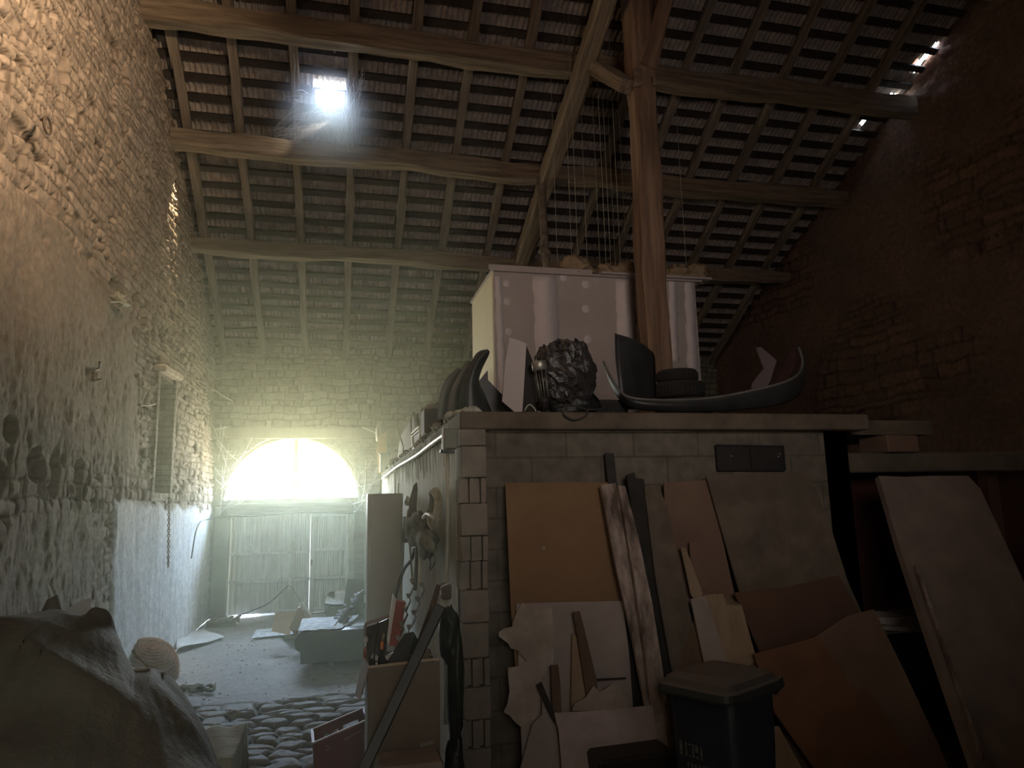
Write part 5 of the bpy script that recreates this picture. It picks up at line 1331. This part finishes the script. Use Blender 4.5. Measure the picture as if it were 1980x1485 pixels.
# cardboard boxes and papers before the door
cbx = thing('flattened_carton', aZ(520, 1222, 0), 'tan carton standing open on the floor, left of the pair by the door', 'carton', 'cartons before the metal door')
q = MB(); A = [aY(534, 1183, 10.9), aY(575, 1180, 10.9), aY(560, 1228, 10.4), aY(526, 1221, 10.5)]
q.slab(A, (0, .02, 0)); q.slab([aY(532, 1184, 10.88), aY(536, 1182, 11.3), aY(528, 1215, 11.1), aY(525, 1221, 10.5)], (.01, 0, 0)); q.build('side_panel', M['cardboard_pale'], cbx)
q = MB(); q.bar(A[0]+Vector((0, -.01, 0)), A[1]+Vector((0, -.01, 0)), .02, .03); q.build('torn_edge', M['paper_plain'], cbx)
cbx = thing('flattened_carton', aZ(580, 1232, 0), 'tan carton standing taller, right of the pair by the door', 'carton', 'cartons before the metal door')
q = MB(); B = [aY(576, 1176, 10.6), aY(588, 1174, 10.75), aY(601, 1191, 10.9), aY(589, 1225, 10.5), aY(572, 1231, 10.25), aY(559, 1214, 10.3)]
q.slab(B, (.0, .18, 0)); q.build('side_panel', M['cardboard_pale'], cbx)
q = MB(); q.slab([aZ(553, 1226, .03), aZ(577, 1225, .03), aZ(577, 1234, .03), aZ(550, 1236, .03)], (0, 0, .05)); q.build('base_flap', M['cardboard'], cbx)
g = [[aZ(487+j*7+i*1.5, 1234-i*3.2-j*.7, .02+rnd.uniform(0, .02)+(.16 if j > 8 else 0)*(j-8)/4) for j in range(13)] for i in range(6)]
q = MB(); q.sheet(g, .003, smooth=False); tagp(q.build('loose_papers', M['paper']), 'loose printed papers lying on the floor before the cartons', 'paper')

# wooden slatted thing, curled sheet, basket
pal = thing('small_pallet', aZ(428, 1213, 0), 'small slatted wooden pallet on the floor at the foot of the far post', 'pallet')
c = aZ(428, 1209, 0); c.x += .03
for k in range(4):
    q = MB(); q.box((c.x-.16+.115*k, c.y, .10), (.055, .55, .02), Matrix.Rotation(-.15, 3, 'Z')); q.build('slat', M['rafter'], pal)
for k in range(2):
    q = MB(); q.box((c.x, c.y-.2+.4*k, .045), (.46, .06, .08), Matrix.Rotation(-.02, 3, 'Z')); q.build('bearer', M['rafter'], pal)
g = []
for i in range(14):
    t = i/13; row = []
    for j in range(10):
        s_ = j/9
        p = aZ(342+t*92, 1262-t*30, .03); r2 = aZ(352+t*40, 1230-t*16, .03)
        p = p.lerp(r2, s_); lift = .28*max(0, 1-t*2.6)**2*s_ + .05*max(0, (1-s_*3)) * (1-t)
        row.append((p.x-lift*.3, p.y, .03+lift+.012*math.sin(7*t+5*s_)))
    g.append(row)
q = MB(); q.sheet(g, .004); tagp(q.build('curled_sheet', M['paper_plain']), 'dirty white sheet with a curled end on the floor by the left wall', 'sheet')
bk = thing('wicker_basket', aZ(285, 1320, 0), 'round brown wicker basket lying between the tarpaulin and the whitewashed wall', 'basket')
bcen = aZ(277, 1304, .08); ax2 = Vector((-.30, .42, -.85)).normalized(); Rb = .36
q = MB(); q.lathe([(Rb*math.cos(t), Rb*1.12*math.sin(t)) for t in [math.pi/2*i/12 for i in range(13)]][::-1], bcen, -ax2, 36); 
q.lathe([((Rb-.02)*math.cos(t), (Rb-.02)*1.12*math.sin(t)) for t in [math.pi/2*i/12 for i in range(13)]], bcen, -ax2, 36); q.build('bowl', M['wicker'], bk)
def ringpts(r_, h_, n_=40):
    x = ax2.orthogonal().normalized(); y = ax2.cross(x); return [bcen-ax2*h_+(x*math.cos(2*math.pi*k/n_)+y*math.sin(2*math.pi*k/n_))*r_ for k in range(n_+1)]
for i in range(1, 15):
    t = math.pi/2*i/16; q = MB(); q.tube(ringpts(Rb*math.cos(t)+.004, Rb*1.12*math.sin(t)), .010, 5); q.build('woven_band', M['wicker'], bk)
q = MB(); q.tube(ringpts(Rb, 0), .018, 8); q.build('rim', M['wicker'], bk)

# ------------------------------------------------------------------ tarpaulin heap and covered block
SIL = [(-700, 1215), (-300, 1205), (-80, 1200), (0, 1192), (60, 1186), (105, 1177), (140, 1184), (165, 1189), (178, 1172), (197, 1176), (214, 1181), (224, 1212), (232, 1250), (246, 1288), (258, 1294), (290, 1292), (322, 1300), (345, 1325), (375, 1372), (392, 1410), (412, 1450), (430, 1490), (452, 1560), (480, 1660)]
def silh(px):
    for (a_, b_), (c_, d_) in zip(SIL[:-1], SIL[1:]):
        if px <= c_: return b_+(d_-b_)*(px-a_)/(c_-a_)
    return SIL[-1][1]
Y0 = 3.25
g = []; nC, nR = 300, 120
for i in range(nR+1):
    v_ = -1 + 2*i/nR*1.0                       # -1 near .. +1 back
    row = []
    for j in range(nC+1):
        t = j/nC; px = -650+(480+650)*t**.62
        wd = 10 + 420*max(0, -v_)**.8
        sm = sum(silh(px+wd*e_) for e_ in (-1, -.8, -.6, -.4, -.2, 0, .2, .4, .6, .8, 1))/11
        c = aY(px, max(silh(px), sm), Y0)
        if v_ < 0: y = Y0 + v_*1.35
        else: y = Y0 + v_*.55
        k = y/Y0
        x = c.x*k
        zl = EYE+(c.z-EYE)*k
        if v_ < 0:
            s_ = -v_; z = zl - .10*s_ - .42*s_*s_*max(.3, c.z)
        else:
            s_ = v_; z = c.z*(1-s_**2.2) - .02*s_
        row.append((x, y, max(.02, z)))
    g.append(row)
G = np.array(g)
du = np.gradient(G, axis=1); dv = np.gradient(G, axis=0)
nn3 = np.cross(du, dv); nn3 /= np.maximum(np.linalg.norm(nn3, axis=2, keepdims=True), 1e-6)
X_, Y_, Z_ = G[..., 0], G[..., 1], G[..., 2]
fn = vnoise(X_+Z_*.3, Y_+Z_*.6, 1.2, 301, 2); fm = vnoise(X_+Z_, Y_-Z_*.4, 2.7, 302, 2)
def crease(t, p): return (1-np.abs(np.sin(t)))**p
uu = (X_*.9+Z_*1.25-Y_*.35)*3.3+5*fn; uv = (X_*.35+Z_*1.5+Y_*.6)*5.0+3*fm+4*fn
disp = .085*(.5+.5*np.sin(uu))**2+.030*(.5+.5*np.sin(uv))**2+.010*(.5+.5*np.sin(uu*2.3+uv*.5))**2+.08*(fn-.5)+.03*(fm-.5)
rows_v = np.linspace(-1, 1, nR+1)[:, None]
env = np.clip((.0-rows_v)*4.5, 0, 1)
sgn = -1 if nn3[30:60, 60:200, 1].mean() > 0 else 1
G = G + sgn*nn3*((disp-.06)*env)[..., None]
G[..., 2] = np.maximum(G[..., 2], .015)
q = MB(); q.sheet([[tuple(p) for p in r_] for r_ in G], -.006*sgn)
tagp(q.build('tarpaulin_heap', M['tarp']), 'big heap under a dark olive tarpaulin filling the lower left corner', 'tarpaulin')
# rope lying on the tarpaulin
q = MB(); wire(q, [aY(232, 1252, 3.12), aY(246, 1284, 3.1), aY(256, 1296, 3.08), aY(290, 1293, 3.12)], .005, 5); wire(q, [aY(222, 1280, 3.0), aY(238, 1300, 3.0), aY(252, 1306, 3.02)], .005, 5); wire(q, [aY(256, 1258, 3.4), aY(290, 1292, 3.3), aY(322, 1303, 3.2)], .004, 5)
tagp(q.build('cord', M['rope']), 'pale cord lying over the right shoulder of the tarpaulin heap', 'cord')
q = MB(); a = [aY(80, 1197, 4.6), aY(108, 1150, 4.6), aY(118, 1200, 4.6)]
board('brown_board_corner', 'brown board corner sticking up behind the tarpaulin heap', 'board', [(72, 1200), (90, 1160), (110, 1150), (118, 1180), (118, 1260), (72, 1260)], 4.3, .015, M['grey_board'], ext=4)
board('white_board_corner', 'bright white board corner sticking up behind the tarpaulin heap', 'board', [(128, 1178), (155, 1162), (176, 1156), (176, 1180), (172, 1260), (125, 1260)], 4.6, .012, M['paper_plain'], ext=4)
# covered block
zc_ = aY(440, 1402, 3.62).z
g = []; nn_ = 26
cx0, cx1, cy0, cy1 = aY(380, 1402, 3.6).x, aY(478, 1402, 3.6).x, 3.12, 3.62
def cov(u_, v_):
    """u,v in -1..1 ; cloth falls over a block"""
    x_ = (cx0+cx1)/2+(cx1-cx0)/2*max(-1, min(1, u_*1.6)); y_ = (cy0+cy1)/2+(cy1-cy0)/2*max(-1, min(1, v_*1.6))
    e = max(0, abs(u_)*1.6-1, abs(v_)*1.6-1)/.6
    z_ = zc_-e*(zc_-.02)
    ox = .05*e*math.copysign(1, u_)*(abs(u_)*1.6 > 1)+.012*math.sin(v_*20+2)*e; oy = .05*e*math.copysign(1, v_)*(abs(v_)*1.6 > 1)+.012*math.sin(u_*22)*e
    return Vector((x_+ox, y_+oy, z_+.006*math.sin(u_*9+v_*5)))
for i in range(nn_+1): g.append([cov(-1+2*j/nn_, -1+2*i/nn_) for j in range(nn_+1)])
q = MB(); q.sheet(g, -.005); tagp(q.build('covered_block', M['cloth']), 'block covered with a dusty pale green cloth at the right foot of the tarpaulin', 'covered block')

# stones and debris on the floor
for (px, py, r_, lab) in ((452, 1384, .055, 'fist-sized brown stone lying on the cobbles behind the covered block'),):
    q = MB(); c = aZ(px, py+6, .06); blob(q, (c.x, c.y, .06+r_*.6), (r_*1.1, r_, r_*.75), 12, .25, 16, 2); tagp(q.build('loose_stone', M['stone']), lab, 'stone')
q = MB()
for i in range(38):
    c = aZ(355+rnd.random()*60, 1326+rnd.random()*12, .02); r_ = rnd.uniform(.008, .03); blob(q, (c.x, c.y, .02+r_*.4), (r_*1.6, r_, r_*.6), i, .6, 8, 3)
tagp(q.build('litter_patch', M['shrub']), 'small patch of dark litter on the earth floor right of the tarpaulin', 'litter', kind='stuff')
q = MB(); c = aZ(408, 1335, .02); q.slab([c, c+Vector((.05, 0, .0)), c+Vector((.045, .0, .09))], (0, .006, 0)); tagp(q.build('white_shard', M['paper_plain']), 'tiny white shard standing in the litter patch', 'shard')
q = MB()
for i in range(420):
    y = 5.2+rnd.random()**.8*8; x = rnd.uniform(-2.0, .5); r_ = rnd.uniform(.004, .014); z = .03
    q.box((x, y, z), (r_*rnd.uniform(.6, 2), r_*rnd.uniform(.6, 2), r_*.8), Matrix.Rotation(rnd.uniform(0, 3), 3, 'Z'))
tagp(q.build('floor_crumbs', M['stone']), 'crumbs and chips scattered over the floor of the aisle', 'crumbs', kind='stuff')

# ------------------------------------------------------------------ top of the aisle wall: things lying on it
WZt = 2.5
def onwall(px, y): v = aY(px, 900, y); return v.x
board('yellow_board_piece', 'yellow board piece standing on the far end of the aisle wall', 'board', [(729, 872), (733, 843), (741, 838), (748, 832), (747, 915), (732, 915)], 13.2, .04, M['yellow'])
q = MB(); a, b = aY(735, 917, 12.8), aY(750, 878, 12.8); q.box(((a.x+b.x)/2+.02, 12.9, (2.5+b.z)/2), (b.x-a.x+.04, .2, b.z-2.5), bev=.008); ck = q.build('cream_box', M['cream']); tagp(ck, 'small cream box standing before the yellow board on the wall top', 'box'); ck['_o'] = tuple(ck.location)
q = MB(); q.box(((a.x+b.x)/2+.02, 12.9, b.z+.008), (b.x-a.x+.08, .24, .02)); q.build('dark_lid', M['green_box'], ck)
q = MB(); blob(q, aY(731, 838, 13.3), (.045, .07, .17), 3, .2, 16); tagp(q.build('white_bulb', M['white_paint']), 'rounded pale piece at the far left of the wall top', 'bulb')
board('dark_flap', 'dark flap sticking out above the yellow board on the wall top', 'flap', [(729, 820), (745, 822), (757, 823), (748, 833), (738, 841), (730, 838)], 13.28, .01, M['grey_board'])
q = MB(); wire(q, [aY(765, 806, 9.6), aY(767, 815, 9.6), (aY(772, 840, 9.6)), aY(779, 862, 9.6), aY(780, 893, 9.6)], .010, 6); wire(q, [aY(767, 814, 9.6), aY(757, 826, 9.6)], .006, 5); tagp(q.build('thin_branch', M['rope']), 'thin forked branch standing on the wall top', 'branch')
ri = thing('radiator_insert', aY(805, 866, 7.6), 'small white grille in a slanted frame on the wall top', 'grille')
fr = [aY(797, 838, 7.7), aY(811, 825, 7.3), aY(812, 858, 7.3), aY(799, 868, 7.7)]
q = MB()
for i in range(4): q.bar(fr[i], fr[(i+1) % 4], .02, .02)
q.bar(fr[0].lerp(fr[3], .2), fr[1].lerp(fr[2], .2), .012, .012); q.build('frame', M['cream'], ri)
q = MB(); q.slab([fr[0].lerp(fr[3], .35).lerp(fr[1], .2), fr[1].lerp(fr[2], .3), fr[2], fr[3].lerp(fr[2], .3)], (.01, .01, 0)); q.build('panel', M['paper_plain'], ri)
q = MB(); wire(q, [aY(789, 803, 8.2), aY(789, 785, 8.2), aY(792, 782, 8.2), aY(795, 786, 8.2), aY(795, 802, 8.2), aY(795, 842, 8.2)], .007, 6); tagp(q.build('bent_rod', M['steel']), 'bent metal rod with a hook top on the wall top', 'rod')
q = MB(); q.tube([aY(814, 784, 7.2), aY(812, 795, 7.2)], [.022, .01], 8); q.tube([aY(813, 795, 7.2), aY(813, 868, 7.2)], .006, 6); tagp(q.build('spindle', M['white_paint']), 'thin spindle with a white head standing on the wall top', 'spindle')
q = MB(); c = aY(835, 808, 6.6); blob(q, c, (.055, .07, .075), 13, .6, 22, 4, sharp=True); tagp(q.build('crumpled_paper_bag', M['lilac'] if False else M['torn']), 'crumpled pinkish paper bag on the wall top left of the fenders', 'paper bag')
q = MB(); q.box((aY(826, 838, 6.2).x+.05, 6.3, 2.62), (.16, .3, .22), bev=.01); tagp(q.build('dark_red_box', M['red_dark']), 'dark red box on the wall top below the paper bag', 'box')
q = MB(); blob(q, (.97, 9.8, 2.74), (.13, 1.3, .36), 61, .35, 30, 3); blob(q, (.95, 7.0, 2.68), (.11, .9, .20), 62, .35, 30, 3)
tagp(q.build('dusty_junk_row', M['grey_board']), 'row of dusty dark junk lying behind the wall crest', 'junk', kind='stuff')
for (p0_, p1_, lab) in (((764, 868), (761, 888), 'short pale peg on the wall top, left of three'), ((766, 890), (765, 903), 'short pale peg on the wall top, lowest of three'), ((789, 878), (789, 898), 'short pale peg on the wall top, right of three')):
    q = MB(); q.tube([aY(*p0_, 10.3), aY(p1_[0], p1_[1]+14, 10.3)], .010, 6); tagp(q.build('peg', M['cream']), lab, 'peg', 'pegs on the wall top')
# far corner: dark box, planks, wires
q = MB(); a, b = aY(683, 1050, 12.9), aY(705, 988, 12.9); q.box(((a.x+b.x)/2, 12.95, (a.z+b.z)/2), (b.x-a.x, .25, b.z-a.z), bev=.02); tagp(q.build('meter_box', M['green_box']), 'dark grey box fixed right of the wicket door', 'box')
for i, (pxa, pxb, y_, lab) in enumerate(((684, 694, 12.6, 'pale upright board left of two right of the door'), (694, 704, 12.4, 'pale upright board right of two right of the door'))):
    board('upright_board', lab, 'board', [(pxa, 1028), (pxb, 1026), (pxb, 1180), (pxa, 1180)], y_, .03, M['rafter'], 'upright boards right of the door', ext=2)
q = MB(); wire(q, [aY(676, 1008, 13.0), aY(680, 994, 13.0), aY(682, 1004, 13.0), aY(675, 1020, 13.0), aY(676, 1045, 13.0), aY(675, 1068, 13.0)], .008, 5); wire(q, [aY(680, 1000, 13.0), aY(674, 1030, 13.0), aY(678, 1050, 13.0)], .006, 5)
tagp(q.build('coiled_wire', M['rope']), 'coiled pale wire hanging beside the wicket door', 'wire')
q = MB(); wire(q, [aY(708, 884, 13.0), aY(707, 940, 13.0), aY(706, 985, 13.0)], .010, 5)
for k in range(5): q.tube([aY(692+k, 892+k*14, 13.0), aY(724-k, 890+k*15, 13.0)], .006, 5)
tagp(q.build('wire_trellis', M['rope']), 'wire trellis beside the right end of the arched window', 'trellis')

# ------------------------------------------------------------------ left wall: ring, hook, chain, twig
def W(px, py, off=.03): return aX(px, py, XL+off)
q = MB(); c = W(92, 243, .10); n = 20; q.tube([c+Vector((.0, .07*math.cos(2*math.pi*k/n), .06*math.sin(2*math.pi*k/n))) for k in range(n+1)], .009, 6); q.tube([W(80, 232, .0), c+Vector((0, -.05, .03))], .012, 6)
tagp(q.build('iron_ring', M['chain']), 'rusty iron ring fixed high on the rubble wall at the upper left', 'iron ring')
q = MB(); wire(q, [W(193, 700, .08), W(192, 712, .05), W(181, 718, .05), W(181, 735, .05), W(196, 733, .08)], .012, 6); tagp(q.build('iron_hook', M['chain']), 'dark iron hook in the plastered middle of the left wall', 'hook')
q = MB(); wire(q, [W(270, 783, .04), W(285, 784, .05), W(300, 781, .06)], .010, 6); tagp(q.build('short_iron_rod', M['chain']), 'short iron rod reaching to the edge of the wall niche', 'rod')
q = MB(); c0_, c1_ = W(327, 962, .10), W(325, 1096, .14); nl = 26
for k in range(nl):
    cc_ = c0_.lerp(c1_, (k+.5)/nl); L_ = (c0_-c1_).length/nl*.72; ang = (k % 2)*math.pi/2+.5; dx = Vector((math.cos(ang), math.sin(ang), 0))*L_*.5
    q.tube([cc_+Vector((0, 0, L_)), cc_+dx+Vector((0, 0, L_*.4)), cc_+dx-Vector((0, 0, L_*.4)), cc_-Vector((0, 0, L_)), cc_-dx-Vector((0, 0, L_*.4)), cc_-dx+Vector((0, 0, L_*.4)), cc_+Vector((0, 0, L_))], .007, 5)
tagp(q.build('hanging_chain', M['chain']), 'rusty chain hanging on the whitewash below the wall niche', 'chain')
q = MB(); blob(q, W(233, 580, .04), (.05, .12, .05), 5, .7, 16, 4); wire(q, [W(212, 585, .04), W(232, 584, .08), W(246, 592, .06)], .01, 6); tagp(q.build('straw_nest', M['rope']), 'pale straw nest hanging from a hole in the left wall', 'nest')

# ------------------------------------------------------------------ skylight and its cobwebs
sk = thing('window_2', ((SK[0]+SK[1])/2, (SK[2]+SK[3])/2, zr((SK[2]+SK[3])/2, .2)), None, None, kind='structure')
q = MB(); xs0, xs1, ys0, ys1 = SK
c4 = [Vector((xs0, ys0, zr(ys0, .08))), Vector((xs1, ys0, zr(ys0, .08))), Vector((xs1, ys1, zr(ys1, .08))), Vector((xs0, ys1, zr(ys1, .08)))]
for i in range(4): q.bar(c4[i], c4[(i+1) % 4], .03, .05, up=(0, .5145, .857))
q.build('frame', M['batten'], sk)
q = MB(); q.slab([p+Vector((0, 0, .03)) for p in c4], (0, 0, .005)); q.build('pane', M['glass'], sk)
portal = area_light('portal_skylight', ((xs0+xs1)/2, (ys0+ys1)/2, zr((ys0+ys1)/2, .25)), ((xs0+xs1)/2, (ys0+ys1)/2-.6, zr((ys0+ys1)/2, .25)-1.0), abs(xs1-xs0), abs(ys1-ys0)*1.17, 1, (1, 1, 1), portal=True)
q = MB(); r2 = random.Random(4)
def RF(px, py, off): 
    d = ray(px, py); t = (4.9+off+.6*14-EYE)/(d.z+.6*d.y); return CAMP+d*t
def strand(a_, b_, off0, off1, jit, rad, n_=7):
    p = [RF(a_[0]+(b_[0]-a_[0])*k/n_, a_[1]+(b_[1]-a_[1])*k/n_, off0+(off1-off0)*k/n_)+Vector((r2.uniform(-1, 1), r2.uniform(-1, 1), r2.uniform(-1, 1)))*jit*(1 if 0 < k < n_ else .3) for k in range(n_+1)]
    q.tube(p, rad, 4, caps=False)
for i in range(60):                                   # the fan that drapes down to the purlin
    a_ = (r2.uniform(612, 692), r2.uniform(195, 235)); b_ = (r2.gauss(663, 12), r2.uniform(270, 305))
    strand(a_, b_, r2.uniform(-.05, .02), r2.uniform(-.35, -.15), .028, r2.uniform(.002, .0058))
for i in range(70):                                   # left veil
    t = r2.random(); a_ = (r2.uniform(570, 660), r2.uniform(175, 250)); b_ = (a_[0]-r2.uniform(-15, 60), a_[1]+r2.uniform(-10, 45))
    strand(a_, b_, r2.uniform(-.25, .02), r2.uniform(-.3, -.05), .03, r2.uniform(.0018, .0052), 5)
for i in range(26):
    a_ = (r2.uniform(520, 580), r2.uniform(245, 275)); b_ = (a_[0]+r2.uniform(15, 50), a_[1]-r2.uniform(5, 35)); strand(a_, b_, -.2, -.15, .03, r2.uniform(.001, .0025), 5)
for i in range(46):                                   # right column
    a_ = (r2.uniform(672, 706), r2.uniform(125, 200)); b_ = (r2.uniform(672, 700), a_[1]+r2.uniform(20, 90)); strand(a_, b_, r2.uniform(-.15, .02), r2.uniform(-.2, 0), .025, r2.uniform(.0012, .003), 5)
for (a_, b_) in (((569, 105), (571, 280)), ((676, 140), (674, 215)), ((600, 230), (686, 318)), ((612, 262), (672, 312)), ((622, 290), (690, 322)), ((684, 150), (686, 245)), ((640, 84), (648, 102))):
    strand(a_, b_, -.12, -.22, .012, .004, 9)
tagp(q.build('cobwebs', M['web']), 'dusty cobwebs draped from the bright skylight down to the purlin', 'cobwebs', kind='stuff')
q = MB()
for i in range(46):                                    # webs round the arched window
    side = r2.random() < .5
    if side: a_ = aY(r2.uniform(412, 430), r2.uniform(820, 1000), 13.2+r2.uniform(0, .7)); b_ = aY(r2.uniform(430, 500), r2.uniform(820, 980), 13.8)
    else: a_ = aY(r2.uniform(690, 740), r2.uniform(880, 990), 13.1+r2.uniform(0, .7)); b_ = aY(r2.uniform(672, 712), r2.uniform(900, 1010), 13.7)
    m_ = a_.lerp(b_, .5)+Vector((r2.uniform(-.04, .04), 0, -r2.uniform(.02, .12))); wire(q, [a_, m_, b_], r2.uniform(.002, .005), 4, 4)
for (pts) in ([(412, 752), (435, 768), (450, 775)], [(415, 830), (430, 828), (440, 826)], [(700, 826), (715, 832), (728, 838)], [(680, 975), (700, 968), (722, 962)]):
    wire(q, [aY(px, py, 13.5) for px, py in pts], .008, 5)
tagp(q.build('window_cobwebs', M['web']), 'dusty cobweb threads around the arched window', 'cobwebs', kind='stuff')

for (px, py, w_, h_, lab) in ((1752, 122, .34, .30, 'slipped reddish tiles, lower of two seen in the roof gap'), (1775, 92, .34, .28, 'slipped reddish tiles, upper of two seen in the roof gap')):
    c = RF(px, py, .22); n_ = 12; g = []
    for yy_ in (-.5, .5):
        g.append([c+Vector((-w_/2+w_*i/n_/1, yy_*h_*.857, -yy_*h_*.5145+.015*abs(math.sin(i*1.57)))) for i in range(n_+1)])
    q = MB(); q.sheet(g, .012, smooth=False); tagp(q.build('slipped_tile', M['red_tile']), lab, 'roof tile', 'slipped tiles in the roof gap')

# sunlight that falls through the skylight onto the purlin below
_t = aY(500, 288, 9.92); _s = Vector(((SK[0]+SK[1])/2, (SK[2]+SK[3])/2, zr((SK[2]+SK[3])/2, .2)))
spot_light('sun_through_skylight', _s-Vector((0, 0, .50)), _t, 60, (1.0, .88, .74), 30, .8, .03)

# ------------------------------------------------------------------ dusty air
def haze(name, c, d, dens, col, g, label):
    hz = bpy.data.materials.new(name); hz.use_nodes = True
    nt = hz.node_tree; nt.nodes.clear()
    a = nt.nodes.new('ShaderNodeOutputMaterial'); b = nt.nodes.new('ShaderNodeVolumeScatter')
    b.inputs['Color'].default_value = (*col, 1); b.inputs['Density'].default_value = dens; b.inputs['Anisotropy'].default_value = g
    nt.links.new(b.outputs[0], a.inputs['Volume'])
    q = MB(); q.box(c, d)
    o = q.build(name, hz); tagp(o, label, 'haze', kind='stuff')
haze('dusty_air', (.55, 10.45, 2.32), (5.4, 6.9, 4.6), .027, (.96, 1.0, .72), .62, 'hazy dust glowing in the air around the bright arched window')
haze('aisle_haze', (-.74, 5.0, 2.0), (2.98, 3.96, 3.9), .022, (.96, 1.0, .76), .55, 'hazy dust hanging in the near part of the aisle beside the pier')
# a denser pocket of dust under the skylight that thins out evenly to nothing
c = on_roof(640, 185); c = Vector((c.x, c.y-.1, c.z-.45))
hz = bpy.data.materials.new('skylight_dust'); hz.use_nodes = True
nt = hz.node_tree; nt.nodes.clear(); NN = nt.nodes.new
a = NN('ShaderNodeOutputMaterial'); b = NN('ShaderNodeVolumeScatter'); tc = NN('ShaderNodeTexCoord'); gr = NN('ShaderNodeTexGradient'); gr.gradient_type = 'QUADRATIC_SPHERE'
mp = NN('ShaderNodeMapping'); mp.inputs['Scale'].default_value = (1/.95, 1/.95, 1/.8); mu = NN('ShaderNodeMath'); mu.operation = 'MULTIPLY'; mu.inputs[1].default_value = 3.0
nt.links.new(tc.outputs['Object'], mp.inputs[0]); nt.links.new(mp.outputs[0], gr.inputs[0]); nt.links.new(gr.outputs['Fac'], mu.inputs[0]); nt.links.new(mu.outputs[0], b.inputs['Density'])
b.inputs['Color'].default_value = (.86, .86, 1.0, 1); b.inputs['Anisotropy'].default_value = .2
nt.links.new(b.outputs[0], a.inputs['Volume'])
q = MB(); q.lathe([(.95*math.sin(math.pi*i/10), -.8*math.cos(math.pi*i/10)) for i in range(11)], c, (0, 0, 1), 20)
o = q.build('skylight_dust', hz, origin=c); tagp(o, 'dust glowing in the air just below the bright skylight', 'haze', kind='stuff')
cy.volume_step_rate = 2.0
for o_ in bpy.data.objects:
    if '_o' in o_: del o_['_o']
